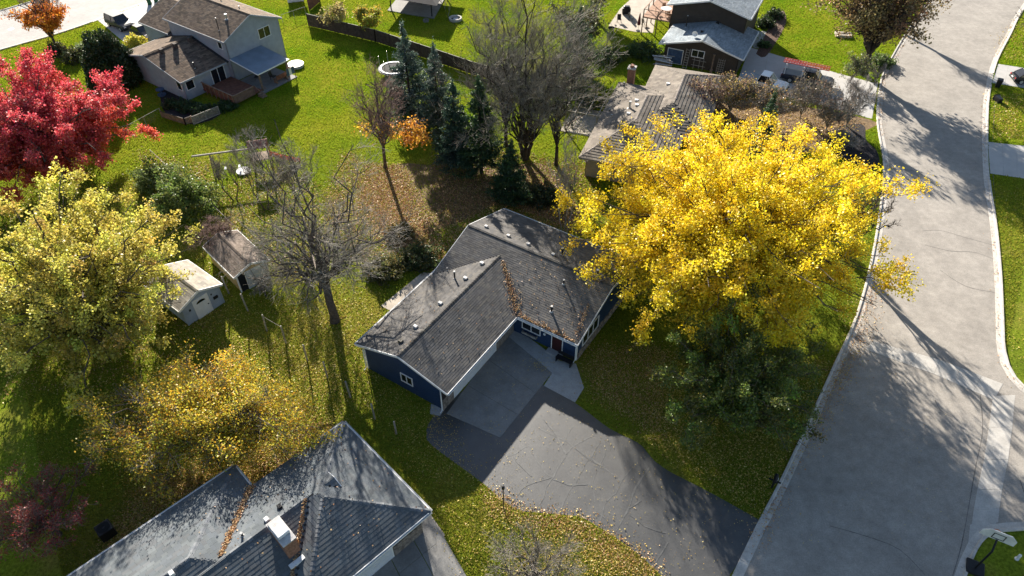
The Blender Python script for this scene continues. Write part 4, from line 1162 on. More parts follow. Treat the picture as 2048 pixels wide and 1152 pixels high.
for s in (.54, .61):
    sq.box(-.33, .33, s - .004, s + .004, 2.85, 2.9); sq.box(-.33, .33, s - .004, s + .004, 3.3, 3.35); sq.box(-.33, -.28, s - .003, s + .003, 2.9, 3.3); sq.box(.28, .33, s - .003, s + .003, 2.9, 3.3)
sq.build('target_square', M_BLACK, bo)
MB().ring((0, .95), .23, .26, 2.88, 2.91, 18).build('rim', M_ORANGE, ho)
MB().box(-.5, .5, -.5, .5, 0, .2).build('base', M_BLACK, ho, bevel=.05)
p = gp(2033, 1118); hy = thing('utility_marker', 'small white marker post on the bottom right lawn', 'marker post', p)
MB().tube([(0, 0, 0), (0, 0, .5), (0, 0, .56)], [.09, .09, .03], 10).build('post', M_WHITE, hy); MB().ring((0, 0), 0, .13, .0, .08, 12).build('foot', M_WHITE, hy)


# bench on the stoop
def bhp(x, y, z=0): a = rad(33.1); return Vector((-5.075 + x * cos(a) + y * sin(a), 31.094 - x * sin(a) + y * cos(a), z))


bn = thing('porch_bench', 'dark slatted bench on the stoop beside the front door', 'bench', bhp(5.2, 8.75, .037), -rad(33.1))
for k in range(4): MB().box(-.7, .7, -.2 + k * .11, -.11 + k * .11, .42, .45).build('seat_slat', M_BLACK, bn)
for k in range(3): MB().box(-.7, .7, .25, .28, .52 + k * .13, .62 + k * .13).build('back_slat', M_BLACK, bn)
for x in (-.62, .62): MB().box(x - .03, x + .03, -.22, .28, 0, .42).build('leg', M_BLACK, bn)


# patio furniture by the brown house
def brp(x, y, z=0):
    a = rad(26); o = gp(1486, 120, 2.6); return Vector((o.x + x * cos(a) + y * sin(a), o.y - x * sin(a) + y * cos(a), z))


um = thing('patio_umbrella', 'closed maroon umbrella on the patio by the brown deck', 'umbrella', gp(1276, 62))
MB().tube([(0, 0, 0), (0, 0, 2.6)], .025, 6).build('pole', M_METAL, um); MB().tube([(0, 0, .9), (0, 0, 1.1), (0, 0, 2.4), (0, 0, 2.6)], [.22, .25, .08, .02], 10).build('canopy', M_MAROON, um); MB().ring((0, 0), .02, .3, 0, .08, 16).build('base', M_BLACK, um)
for i, (px, py, lab) in enumerate(((1238, 44, 'dark chair at the left end of the patio'), (1262, 40, 'dark chair in the middle of the patio'), (1288, 50, 'wire chair on the patio by the deck'))):
    ch = thing('patio_chair', lab, 'chair', gp(px, py, .03) + Vector((0, 0, 0)), i * 1.1, 'chairs on the patio by the brown house')
    MB().box(-.28, .28, -.28, .28, .4, .45).build('seat', M_BLACK if i < 2 else M_GREYW, ch); MB().beam((0, .28, .42), (0, .4, 1.0), .55, .04, up=(0, 1, 0)).build('backrest', M_BLACK if i < 2 else M_GREYW, ch)
    for sx in (-.25, .25):
        for sy in (-.25, .25): MB().box(sx - .02, sx + .02, sy - .02, sy + .02, 0, .4).build('leg', M_BLACK, ch)
gl = thing('grill', 'black covered barbecue grill on the patio edge', 'grill', gp(1252, 28, .03)); MB().box(-.6, .6, -.3, .3, .1, .9).build('cabinet', M_BLACK, gl, bevel=.05); MB().box(-.45, .45, -.32, .32, .9, 1.2).build('lid', M_BLACK, gl, bevel=.1)
for x in (-.5, .5): MB().tube([(x, -.2, .08), (x, .2, .08)], .08, 8).build('wheel', M_RUBBER, gl)
fpit = thing('fire_bowl', 'dark metal fire bowl on the grass below the patio', 'fire bowl', gp(1222, 62)); MB().tube([(0, 0, .25), (0, 0, .35), (0, 0, .5)], [.2, .42, .5], 14, cap=False).build('bowl', M_BLACK, fpit)
for k in range(3): a = 2.1 * k; MB().tube([(.3 * cos(a), .3 * sin(a), .3), (.4 * cos(a), .4 * sin(a), 0)], .03, 5).build('leg', M_BLACK, fpit)
tb = thing('deck_table', 'round table on the brown house deck', 'table', brp(-12.8, 9.4, 2.63)); MB().ring((0, 0), 0, .75, .7, .75, 20).build('top', M_CANVAS, tb); MB().tube([(0, 0, 0), (0, 0, .7)], .06, 8).build('leg', M_BLACK, tb)
for k in range(4):
    a = 1.57 * k + .5; ch = thing('deck_chair', ['deck chair on the near left of the round table', 'deck chair on the far right of the round table', 'deck chair on the far left of the round table', 'deck chair on the near right of the round table'][k], 'chair', brp(-12.8 + 1.15 * cos(a), 9.4 + 1.15 * sin(a), 2.63), a - pi / 2 - rad(26), 'chairs round the deck table')
    MB().box(-.26, .26, -.26, .26, .4, .45).build('seat', M_DECKW, ch); MB().beam((0, .26, .42), (0, .36, .95), .5, .04, up=(0, 1, 0)).build('backrest', M_DECKW, ch)
    for sx in (-.23, .23):
        for sy in (-.23, .23): MB().box(sx - .02, sx + .02, sy - .02, sy + .02, 0, .4).build('leg', M_WOOD, ch)
# things against the brown house wall
R26 = -rad(26)
ld = thing('ladder', 'pale wooden ladder leaning on the brown house wall', 'ladder', brp(-7.0, .1), R26)
for x in (-.24, .24): MB().beam((x, -.25, 0), (x, .5, 2.4), .06, .1).build('rail', M_GREYW, ld)
for k in range(8): t = (k + .5) / 8; MB().beam((-.24, -.25 + .75 * t, 2.4 * t), (.24, -.25 + .75 * t, 2.4 * t), .05, .05).build('rung', M_GREYW, ld)
tl = thing('garden_trellis', 'grid trellis leaning on the right of the brown house wall', 'trellis', brp(-2.6, .35), R26)
for k in range(4): MB().beam((-.4 + k * .27, -.1, 0), (-.4 + k * .27, .3, 1.9), .04, .04).build('upright', M_GREYW, tl)
for k in range(7): t = .06 + k / 7; MB().beam((-.42, -.13 + .4 * t, 1.9 * t), (.43, -.13 + .4 * t, 1.9 * t), .04, .04).build('cross_bar', M_GREYW, tl)
rk = thing('wall_rack', 'pale pipe rack against the brown house below the window', 'rack', brp(-5.4, .4), R26)
for z in (.5, 1.2): MB().beam((-.9, 0, z), (.9, 0, z), .05, .05).build('bar', M_GREYW, rk)
for x in (-.6, .1, .6): MB().beam((x, 0, .0), (x, 0, 1.6), .05, .05).build('upright', M_GREYW, rk)
tm = thing('totem_post', 'thin carved post standing by the brown house wall', 'post', brp(-3.6, .2), R26); MB().tube([(0, 0, 0), (0, 0, .5), (0, 0, .6), (0, 0, 2.2), (0, 0, 2.5)], [.18, .2, .1, .1, .16], 8).build('post', M_WOOD, tm)
lw = thing('lumber_pile', 'untidy pile of white boards beside the brown house', 'lumber', brp(-9.6, -.5), R26)
for k in range(9): a = random.uniform(-.5, .5); MB().beam((-1.4 + random.uniform(-.4, .4), -.5 + k * .13, .2 + .1 * k), (1.0 * cos(a) + random.uniform(-.3, .3), -.5 + k * .13 + sin(a), .35 + .1 * k), .2, .05).build('board', random.choice((M_GREYW, M_CANVAS, M_WOOD)), lw)
# arbour and deck left of the tan roofed house
pg = thing('arbour', 'weathered timber arbour frame over a pale patio left of the taupe roof', 'arbour', gp(1150, 262), -rad(20))
MB().box(-1.6, 3.4, -.6, 5.2, .01, .06).build('patio', M_PATIO, pg)
for x in (-1.2, 2.4):
    for y in (0, 4.2): MB().box(x - .07, x + .07, y - .07, y + .07, 0, 2.3).build('post', M_GREYW, pg)
for y in (0, 4.2): MB().beam((-1.6, y, 2.35), (2.8, y, 2.35), .06, .16).build('beam', M_GREYW, pg)
for k in range(4): MB().beam((-1.3 + k * 1.25, -.4, 2.48), (-1.3 + k * 1.25, 4.6, 2.48), .05, .1).build('rafter', M_GREYW, pg)
MB().beam((-1.2, 0, .3), (2.4, 4.2, 2.2), .06, .1).build('brace', M_WOOD, pg)
bs = thing('concrete_bench_slab', 'tan stone slab under the brown tree at top right', 'slab', gp(1686, 72), -rad(10)); MB().box(-1.1, 1.1, -.7, .7, .02, .35).build('slab', M_PATIO, bs, bevel=.06)


# ---------------------------------------------------------------- vehicles
def vehicle(name, label, p, heading, L, W, H, paint, kind='suv', cat='car'):
    """heading in degrees clockwise from +Y; local +X is forward"""
    r = thing(name, label, cat, p, rad(90 - heading))
    hw = W / 2
    if kind == 'suv': prof = [(-.5, .42, .62), (-.485, .36, .98), (-.3, .34, 1.02), (.12, .34, 1.02), (.2, .34, 1.03), (.42, .36, .98), (.485, .4, .86), (.5, .45, .62)]
    elif kind == 'sedan': prof = [(-.5, .38, .6), (-.485, .32, .86), (-.3, .3, .92), (.1, .28, .92), (.2, .28, .9), (.42, .3, .78), (.485, .34, .68), (.5, .4, .55)]
    else: prof = [(-.5, .5, .75), (-.49, .42, 1.02), (-.3, .38, 1.03), (.1, .38, 1.05), (.2, .38, 1.06), (.42, .4, 1.03), (.485, .42, .92), (.5, .5, .7)]
    vs = []
    for i, (x, zb, zt) in enumerate(prof):
        e = .9 if i in (0, len(prof) - 1) else 1.0
        vs += [(x * L, s * hw * e * k, z) for s, k, z in ((-1, .94, zb), (-1, 1, zb + .12), (-1, .99, (zb + zt) / 2 + .05), (-1, .93, zt - .03), (-1, .8, zt), (1, .8, zt), (1, .93, zt - .03), (1, .99, (zb + zt) / 2 + .05), (1, 1, zb + .12), (1, .94, zb))]
    n = 10
    fs = [(i * n + k, i * n + (k + 1) % n, (i + 1) * n + (k + 1) % n, (i + 1) * n + k) for i in range(len(prof) - 1) for k in range(n)] + [tuple(range(n)), tuple(range(len(prof) * n - 1, (len(prof) - 1) * n - 1, -1))]
    fs = [f[::-1] for f in fs]
    body = MB().add(vs, fs).build('body', paint, r, bevel=.02, smooth=False)
    # cabin
    if kind == 'suv': xb0, xb1, xt0, xt1, zb = -.47, .2, -.42, .06, 1.0
    elif kind == 'sedan': xb0, xb1, xt0, xt1, zb = -.42, .2, -.26, .02, .9
    else: xb0, xb1, xt0, xt1, zb = -.1, .24, -.06, .12, 1.03
    wt, wb = hw * .78, hw * .93
    cv = [(xb0 * L, -wb, zb), (xb1 * L, -wb, zb), (xb1 * L, wb, zb), (xb0 * L, wb, zb), (xt0 * L, -wt, H - .03), (xt1 * L, -wt, H - .03), (xt1 * L, wt, H - .03), (xt0 * L, wt, H - .03)]
    cab = MB().add(cv, [(3, 2, 1, 0), (4, 5, 6, 7), (0, 1, 5, 4), (1, 2, 6, 5), (2, 3, 7, 6), (3, 0, 4, 7)]).build('glasshouse', M_GLASS, r, bevel=.03)
    V = [Vector(c) for c in cv]
    rf = MB(); rf.prism([(xt0 * L - .02, -wt - .02), (xt1 * L + .05, -wt - .02), (xt1 * L + .05, wt + .02), (xt0 * L - .02, wt + .02)], H - .05, H + .01); rf.build('roof', paint, r, bevel=.03)
    for a, b2 in ((0, 4), (1, 5), (2, 6), (3, 7)): MB().beam(V[a], V[b2], .09, .06).build('pillar', paint, r)
    for y, s in ((-1, 0), (1, 3)):
        xm_ = (xb0 * .45 + xb1 * .55) * L; MB().beam((xm_, y * (wb + .004), zb), (xm_, y * (wt + .004), H - .04), .08, .03).build('pillar', paint, r)
    wr = .36 if kind != 'sedan' else .33
    for x in (-.31, .31):
        for s in (-1, 1):
            w = MB().tube([(x * L, s * (hw - .2), wr), (x * L, s * (hw + .01), wr)], wr, 20).build('wheel', M_RUBBER, r)
            MB().tube([(x * L, s * (hw - .02), wr), (x * L, s * (hw + .022), wr)], wr * .62, 14).build('rim', M_METAL, w)
    for s in (-1, 1):
        MB().box(.478 * L, .496 * L, s * hw * .62 - .16, s * hw * .62 + .16, .66 if kind != 'sedan' else .52, .80 if kind != 'sedan' else .64).build('headlight', M_LAMPW, r)
        MB().box(-.502 * L, -.48 * L, s * hw * .78 - .12, s * hw * .78 + .1, .68, .92 if kind != 'sedan' else .8).build('tail_light', M_LAMPR, r)
        MB().box(xb1 * L - .35, xb1 * L - .18, s * (hw + .02) - .09, s * (hw + .02) + .09, zb + .04, zb + .2).build('mirror', paint, r, bevel=.03)
    MB().box(.485 * L, .506 * L, -hw * .5, hw * .5, .45, .72).build('grille', M_BLACK, r); MB().box(.48 * L, .51 * L, -hw * .92, hw * .92, .36, .47).build('bumper', M_BLACK, r); MB().box(-.51 * L, -.48 * L, -hw * .92, hw * .92, .38, .52).build('bumper', M_BLACK, r)
    MB().box(-.512 * L, -.5 * L, -.2, .2, .6, .72).build('number_plate', M_WHITE, r)
    return r


vehicle('suv', 'dark navy SUV parked on the sunlit top left driveway', gp(243, 54), 127, 4.9, 1.95, 1.78, M_PNAVY, 'suv')
vehicle('car', 'black hatchback parked nose in beside the brown shingled garage', gp(289, 72), 129, 4.3, 1.78, 1.48, M_PBLACK, 'sedan')
pk = vehicle('pickup_truck', 'white pickup truck with grey bed cover by the brown house', gp(1524, 174), 122, 5.9, 1.98, 1.85, M_PWHITE, 'pickup', 'truck')
MB().box(-2.85, -.6, -.86, .86, .9, 1.1).build('bed_cover', mat('grey_bed_cover', (.25, .28, .30), .6, .1, 2), pk, bevel=.04)
wt_ = vehicle('work_truck', 'dark work truck carrying red ladders on a rack', gp(1612, 166), 117, 6.2, 2.0, 1.85, M_PNAVY, 'pickup', 'truck')
for x in (-2.8, -.7, 1.2):
    for s in (-.85, .85): MB().box(x - .04, x + .04, s - .04, s + .04, .95, 2.25).build('rack_post', M_WHITE, wt_)
    MB().box(x - .04, x + .04, -.9, .9, 2.22, 2.3).build('rack_bar', M_WHITE, wt_)
for s, off in ((-.35, 'near the cab side'), (.4, 'on the far side')):
    o = wt_.matrix_basis @ Vector((-.4, s, 2.31)); lr = thing('extension_ladder', 'red extension ladder on the truck rack, %s' % ('near side' if s < 0 else 'far side'), 'ladder', o, rad(90 - 117))
    for e in (-.2, .2): MB().box(-2.9, 2.6, e - .03, e + .03, 0, .1).build('rail', M_REDF, lr)
    for k in range(17): MB().box(-2.75 + k * .32, -2.71 + k * .32, -.2, .2, .03, .07).build('rung', M_METAL, lr)
vehicle('car', 'dark car cut off by the right edge on its driveway', gp(2058, 164), 97, 4.5, 1.8, 1.5, M_PBLACK, 'sedan')

# ---------------------------------------------------------------- trees
def norm(a): return a / np.maximum(np.linalg.norm(a, axis=-1, keepdims=True), 1e-9)


def tubes(P, R, n):
    """P (N,K,3) polylines, R (N,K) radii -> verts, quads"""
    N, K, _ = P.shape
    T = norm(np.gradient(P, axis=1))
    ref = np.where(np.abs(T[..., 2:3]) > .85, np.array([1., 0, 0]), np.array([0, 0, 1.]))
    A = norm(np.cross(T, ref)); B = np.cross(A, T)
    ang = 2 * np.pi * np.arange(n) / n
    V = P[:, :, None, :] + R[:, :, None, None] * (A[:, :, None, :] * np.cos(ang)[None, None, :, None] + B[:, :, None, :] * np.sin(ang)[None, None, :, None])
    i = np.arange(N)[:, None, None]; k = np.arange(K - 1)[None, :, None]; s = np.arange(n)[None, None, :]; s2 = (s + 1) % n
    b = i * K * n + k * n
    F = np.stack([b + s, b + s2, b + n + s2, b + n + s], -1).reshape(-1, 4)
    return V.reshape(-1, 3), F


def sub(rng, P, R, m, length, angle, K=5, t0=.2, t1=1.0, up=.1, wob=.12, rr=.6, rmin=.006, taper=.5, grav=0.0):
    """m side shoots on every polyline"""
    N, Kp, _ = P.shape
    idx = np.repeat(np.arange(N), m); M = len(idx)
    t = rng.uniform(t0, t1, M) * (Kp - 1); j = np.minimum(t.astype(int), Kp - 2); f = (t - j)[:, None]
    p0 = P[idx, j] * (1 - f) + P[idx, j + 1] * f
    r0 = R[idx, j] * (1 - f[:, 0]) + R[idx, j + 1] * f[:, 0]
    tg = norm(P[idx, j + 1] - P[idx, j])
    pr = norm(np.cross(tg, rng.normal(size=(M, 3))))
    a = angle * rng.uniform(.6, 1.35, M)[:, None]
    d = norm(tg * np.cos(a) + pr * np.sin(a) + np.array([0, 0, up]))
    plen = np.linalg.norm(np.diff(P, axis=1), axis=-1).sum(1)[idx]
    L = length * rng.uniform(.6, 1.25, M) * (1 - taper * t / (Kp - 1))
    L = np.minimum(L, plen * .9)
    Q = np.zeros((M, K, 3)); Q[:, 0] = p0
    for k in range(1, K):
        d = norm(d + rng.normal(scale=wob, size=(M, 3)) + np.array([0, 0, up * .25 - grav]))
        Q[:, k] = Q[:, k - 1] + d * (L / (K - 1))[:, None]
    rs = np.maximum(r0 * rr, rmin); S = np.linspace(1, .35, K)[None, :] * rs[:, None]
    return Q, np.maximum(S, rmin * .7), idx


def limbs_to(rng, start, targets, r0, K=8, rise=.5, wob=.05, r1=.25):
    """curved limbs from the fork to target points"""
    n = len(targets); t = np.linspace(0, 1, K)[None, :, None]
    s = np.broadcast_to(start, (n, 3))[:, None, :]; e = targets[:, None, :]
    c = s + (e - s) * .4; c = c + np.array([0, 0, 1.0]) * (np.linalg.norm(e - s, axis=-1, keepdims=True) * rise * .5)
    P = (1 - t) ** 2 * s + 2 * t * (1 - t) * c + t ** 2 * e
    L = np.linalg.norm(e - s, axis=-1, keepdims=True)
    w = rng.normal(scale=wob, size=P.shape) * L * np.sin(np.pi * t)
    P = P + w
    R = np.linspace(1, r1, K)[None, :] * (r0 * rng.uniform(.6, 1.0, (n, 1)))
    return P, R


def in_crown(rng, n, R, rz, cz, lo=.45, hi=.85, zmin=-.6, rx=None, rl=None):
    """points spread through an ellipsoid shell"""
    out = []
    while len(out) < n:
        v = rng.normal(size=3); v /= np.linalg.norm(v)
        if v[2] < zmin: continue
        k = rng.uniform(lo, hi)
        if out and min(np.linalg.norm((np.array(o) - v)) for o in [o_[1] for o_ in out]) < 1.4 / sqrt(n) and rng.uniform() < .85: continue
        out.append(((v[0] * R * k, v[1] * (rx or R) * k, cz + v[2] * (rl if rl and v[2] < 0 else rz) * k), v))
    return np.array([o[0] for o in out])


def leaf_mesh(rng, name, Pc, size, cols, parent, m, upb=.5, aspect=.75, jitter=.5):
    """diamond leaves at Pc (n,3) with colours cols (n,3)"""
    n = len(Pc)
    N = norm(rng.normal(size=(n, 3)) + np.array([0, 0, upb]))
    A = norm(np.cross(N, rng.normal(size=(n, 3)))); B = np.cross(N, A)
    s = (size * rng.uniform(1 - jitter * .6, 1 + jitter, n))[:, None] * .5
    fold = N * s * .25
    V = np.stack([Pc - A * s, Pc - B * s * aspect + fold, Pc + A * s, Pc + B * s * aspect + fold], 1).reshape(-1, 3)
    F = np.arange(4 * n).reshape(-1, 4)
    o = npmesh(name, V, F, m, parent, np.repeat(cols, 4, axis=0)); o['kind'] = 'stuff'
    return o


def pick_cols(rng, n, pal, w=None, jit=.15, key=None, kamp=.2):
    pal = np.array(pal); i = rng.choice(len(pal), n, p=None if w is None else np.array(w) / sum(w))
    c = pal[i] * rng.uniform(1 - jit, 1 + jit, (n, 1))
    if key is not None:
        u = int(key.max()) + 1; kk = rng.uniform(1 - kamp, 1 + kamp, u); hh = rng.normal(scale=kamp * .35, size=u)
        c = c * kk[key][:, None]; c[:, 1] *= (1 + hh[key])
    return np.clip(c, .002, .95)


def on_twigs(rng, Q, n, sig):
    N, K, _ = Q.shape; i = rng.integers(0, N, n); t = rng.uniform(.1, 1, n) * (K - 1); j = np.minimum(t.astype(int), K - 2); f = (t - j)[:, None]
    return Q[i, j] * (1 - f) + Q[i, j + 1] * f + rng.normal(scale=sig, size=(n, 3)), i


def broad_tree(name, label, base, R, rz, cz, fork, trunk_r, seed, nl=9, m2=7, m3=8, m4=0, leaves=0, lsize=.2, pal=None, w=None, sig=.25, bark=M_BARK, twig=M_TWIG,
               lo=.5, hi=.85, zmin=-.5, up=.12, rise=.5, grav=0.0, l2=.42, l3=.2, l4=.1, lean=(0, 0), group=None, rmin=.008, ry=None, trunks=1, zcol=None, upb=.5, cat='tree', lmat=None, kamp=.22, tmin=.15, jit=.18, skip=None, cpx=None, band=None, rl=None, lr=.62, thin=None):
    if cpx is not None:
        q_ = gp(cpx[0], cpx[1], cz); lean = (q_.x - base[0], q_.y - base[1])
    rng = np.random.default_rng(seed)
    root = thing(name, label, cat, (base[0], base[1], 0), 0, group)
    Ps = []
    T = in_crown(rng, nl, R, rz, cz, lo, hi, zmin, ry, rl); T[:, 0] += lean[0]; T[:, 1] += lean[1]
    if skip is not None: T = T[~skip(T)]
    Vt, Ft, off = [], [], 0

    def put(P, Rr, n):
        nonlocal off
        V, F = tubes(P, Rr, n); Vt.append(V); Ft.append(F + off); off += len(V)
    allP, allR = [], []
    for k in range(trunks):
        a = 2 * np.pi * k / trunks + .5
        sp_ = 0 if trunks == 1 else .35
        f = np.array([lean[0] * .35 + sp_ * cos(a) * 2, lean[1] * .35 + sp_ * sin(a) * 2, fork])
        t = np.linspace(0, 1, 7)[:, None]
        P = np.array([sp_ * cos(a) * .4, sp_ * sin(a) * .4, -.05]) * (1 - t) + f * t + rng.normal(scale=.04, size=(7, 3)) * np.sin(np.pi * t) * fork * .3
        rr = trunk_r / sqrt(trunks) * np.array([1.35, 1.08, 1, .95, .92, .9, .95])
        put(P[None], rr[None], 10)
        mine = T[k::trunks]
        if len(mine):
            LP, LR = limbs_to(rng, f, mine, trunk_r / sqrt(trunks) * lr, 9, rise, .05); allP.append(LP); allR.append(LR)
    LP, LR = np.concatenate(allP), np.concatenate(allR)
    put(LP, LR, 7)
    B2, R2, _ = sub(rng, LP, LR, m2, R * l2, .75, 6, .22, 1, up, .13, .55, .02, .45, grav * .3)
    put(B2, R2, 5)
    V, F = np.concatenate(Vt), np.concatenate(Ft)
    tr = npmesh('trunk', V, F, bark, root, smooth=True)
    tr['kind'] = 'stuff' if trunks > 1 else ''
    if trunks == 1: del tr['kind']
    B3, R3, k3 = sub(rng, B2, R2, m3, R * l3, .7, 5, tmin, 1, up * .8, .16, .55, rmin * 1.4, .3, grav * .7)
    V, F = tubes(B3, R3, 4 if m4 == 0 else 3)
    npmesh('branches', V, F, twig, root)['kind'] = 'stuff'
    last, lk_ = B3, k3
    if m4:
        B4, R4, k4 = sub(rng, B3, R3, m4, R * l4, .65, 4, .1, 1, up * .6, .2, .6, rmin, .2, grav)
        V, F = tubes(B4, R4, 3); npmesh('twigs', V, F, twig, root)['kind'] = 'stuff'; last = B4; lk_ = k3[k4]
    if leaves:
        Pc, i = on_twigs(rng, last, leaves * (4 if band else 1), sig)
        if band:
            kp = np.clip((band - Pc[:, 2]) / 1.0 + rng.uniform(-.5, .5, len(Pc)), 0, 1) > rng.uniform(0, 1, len(Pc))
            Pc, i = Pc[kp][:leaves], i[kp][:leaves]; leaves = len(Pc)
        Pc[:, 2] = np.maximum(Pc[:, 2], .25)
        key = lk_[i]
        if thin is not None:
            lot = rng.uniform(0, 1, int(key.max()) + 1); kp = lot[key] < thin(Pc); Pc, key = Pc[kp], key[kp]; leaves = len(Pc)
        col = pick_cols(rng, leaves, pal, w, jit, key, kamp)
        if zcol is not None: col = zcol(rng, Pc, col)
        leaf_mesh(rng, 'crown', Pc, lsize, col, root, lmat or M_LEAF, upb)
    return root


def xy(px, py, z=0): p = gp(px, py, z); return (p.x, p.y)


YEL = [(.82, .60, .012), (.88, .68, .03), (.78, .52, .012), (.66, .55, .03), (.92, .74, .08)]


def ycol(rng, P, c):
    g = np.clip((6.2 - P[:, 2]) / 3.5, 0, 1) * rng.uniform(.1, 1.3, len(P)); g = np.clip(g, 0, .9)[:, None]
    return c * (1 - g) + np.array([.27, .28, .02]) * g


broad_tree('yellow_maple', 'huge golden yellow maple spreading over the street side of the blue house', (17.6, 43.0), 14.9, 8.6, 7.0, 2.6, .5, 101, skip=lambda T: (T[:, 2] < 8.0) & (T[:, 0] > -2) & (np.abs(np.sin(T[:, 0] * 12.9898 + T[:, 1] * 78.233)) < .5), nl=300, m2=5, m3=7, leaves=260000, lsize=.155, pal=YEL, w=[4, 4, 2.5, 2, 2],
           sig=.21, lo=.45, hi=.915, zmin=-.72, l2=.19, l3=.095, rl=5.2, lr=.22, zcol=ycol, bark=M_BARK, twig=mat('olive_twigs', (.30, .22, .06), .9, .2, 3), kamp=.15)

GRN = [(.115, .165, .03), (.15, .20, .035), (.08, .125, .025), (.22, .24, .035), (.38, .32, .035)]
broad_tree('green_tree', 'dark green leafy tree shaded below the yellow maple', (15.6, 30.4), 6.8, 5.6, 4.2, 1.2, .2, 103, nl=90, m2=5, m3=7, leaves=66000, lsize=.13, pal=GRN, w=[4, 4, 3, 1.5, .5], sig=.16, lo=.3, hi=.97, rl=2.8, lr=.3, l2=.22, l3=.11, zmin=-.7, kamp=.35)


def rcol(rng, P, c):
    t = np.clip((P[:, 2] - 1.2) / 7.0 + (P[:, 0]) * .02 + rng.normal(scale=.14, size=len(P)), 0, 1)[:, None]
    return c * t + np.array([.62, .115, .022]) * (1 - t) * rng.uniform(.8, 1.25, (len(P), 1))


broad_tree('red_maple', 'brilliant crimson maple at the left edge', (-46.4, 60.8), 10.4, 6.9, 5.4, 1.4, .36, 107, rl=4.4, lr=.35, nl=100, m2=6, m3=8, leaves=150000, lsize=.175, pal=[(.56, .05, .075), (.68, .14, .17), (.44, .03, .055), (.64, .12, .09), (.70, .22, .18)], w=[4, 4, 2, 1.5, 1.2], sig=.18, lo=.4, hi=.97, zmin=-.6, l2=.25, l3=.10, zcol=rcol, kamp=.18, rise=.7)


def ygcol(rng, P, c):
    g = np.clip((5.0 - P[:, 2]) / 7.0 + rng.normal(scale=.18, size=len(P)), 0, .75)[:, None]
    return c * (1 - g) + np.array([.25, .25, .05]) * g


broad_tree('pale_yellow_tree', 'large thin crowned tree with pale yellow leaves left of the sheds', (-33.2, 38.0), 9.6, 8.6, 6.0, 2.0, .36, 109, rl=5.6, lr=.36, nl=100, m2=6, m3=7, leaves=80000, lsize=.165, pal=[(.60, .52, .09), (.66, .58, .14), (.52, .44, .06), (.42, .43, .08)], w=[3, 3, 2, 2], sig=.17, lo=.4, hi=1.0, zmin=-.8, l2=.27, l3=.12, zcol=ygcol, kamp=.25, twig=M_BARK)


def ocol(rng, P, c):
    k = np.sin(P[:, 0] * .55 + 1) * np.cos(P[:, 1] * .6) * .5 + .5; k = np.clip(k * .5 + rng.normal(scale=.16, size=len(P)), 0, 1)[:, None]
    return c * (1 - k * .55) + np.array([.24, .28, .04]) * k * .55


broad_tree('orange_honey_locust', 'fine leaved orange and green tree above the grey hip roof house', (-20.3, 28.0), 8.4, 2.9, 3.2, 1.2, .2, 113, rl=2.4, lr=.35, thin=lambda P: .72 + .4 * np.sin(P[:, 0] * .8 + 2) * np.cos(P[:, 1] * .9), nl=90, m2=6, m3=8, leaves=80000, lsize=.115, pal=[(.70, .47, .035), (.64, .52, .05), (.70, .36, .03), (.48, .46, .05), (.28, .32, .045)], w=[3, 3, 2.2, 2.5, 1.2], sig=.3, lo=.3, hi=1.08, zmin=-.6, l2=.25, l3=.13, ry=4.8, zcol=ocol, kamp=.25)
broad_tree('red_crabapple', 'small crabapple with dull red leaves at bottom left', xy(85, 1030, 2.4), 3.6, 2.2, 2.5, .9, .13, 127, nl=18, m2=8, m3=8, m4=3, leaves=5500, lsize=.10, pal=[(.26, .03, .035), (.33, .05, .05), (.2, .03, .03), (.30, .10, .05)], sig=.1, twig=M_TWIGR, hi=1.0, rmin=.006)
broad_tree('orange_maple', 'orange maple with a bare top by the top left street', xy(112, 92), 4.4, 4.4, 5.0, 1.0, .2, 131, nl=22, m2=8, m3=8, m4=3, leaves=11000, lsize=.24, pal=[(.72, .25, .03), (.75, .33, .04), (.62, .17, .03)], sig=.25, band=5.2, twig=M_TWIGR, zmin=-.6, rise=.8, up=.3, l2=.3, l3=.18)

# bare trees
broad_tree('bare_ash_tree', 'large leafless tree standing between the sheds and the blue house', xy(670, 642), 8.2, 8.8, 8.6, 3.8, .34, 137, rl=5.2, lr=.42, nl=32, m2=8, m3=6, m4=3, lo=.5, hi=1.0, zmin=-.85, l2=.36, l3=.2, l4=.11, grav=.06, rise=.35, lean=(-.7, 2.0), bark=M_BARK, twig=M_TWIG, rmin=.010)
h = tall((770, 335), 128)
broad_tree('bare_cherry_tree', 'slender leafless tree with orange leaves clinging low, by leaf carpet', xy(770, 335), 4.6, h * .46, h * .66, h * .26, .18, 139, nl=18, m2=7, m3=6, m4=3, leaves=9500, lsize=.2, pal=[(.62, .30, .03), (.65, .38, .04), (.5, .22, .04)], sig=.3, band=h * .48, cpx=(762, 228), zmin=-.75, rise=.8, up=.3, l2=.5, l3=.28, l4=.16, twig=M_TWIGR, bark=M_BARK, rmin=.010)
broad_tree('bare_willow', 'broad leafless willow at top centre with several stems', xy(1050, 318), 9.4, 14.0, 7.8, 1.6, .42, 149, lr=.42, nl=54, m2=8, m3=7, m4=4, trunks=3, lo=.45, hi=1.05, rl=4.0, zmin=-.35, lean=(.2, .8), rise=.9, up=.35, l2=.36, l3=.2, l4=.12, bark=M_BARKD, twig=M_TWIG, rmin=.011)
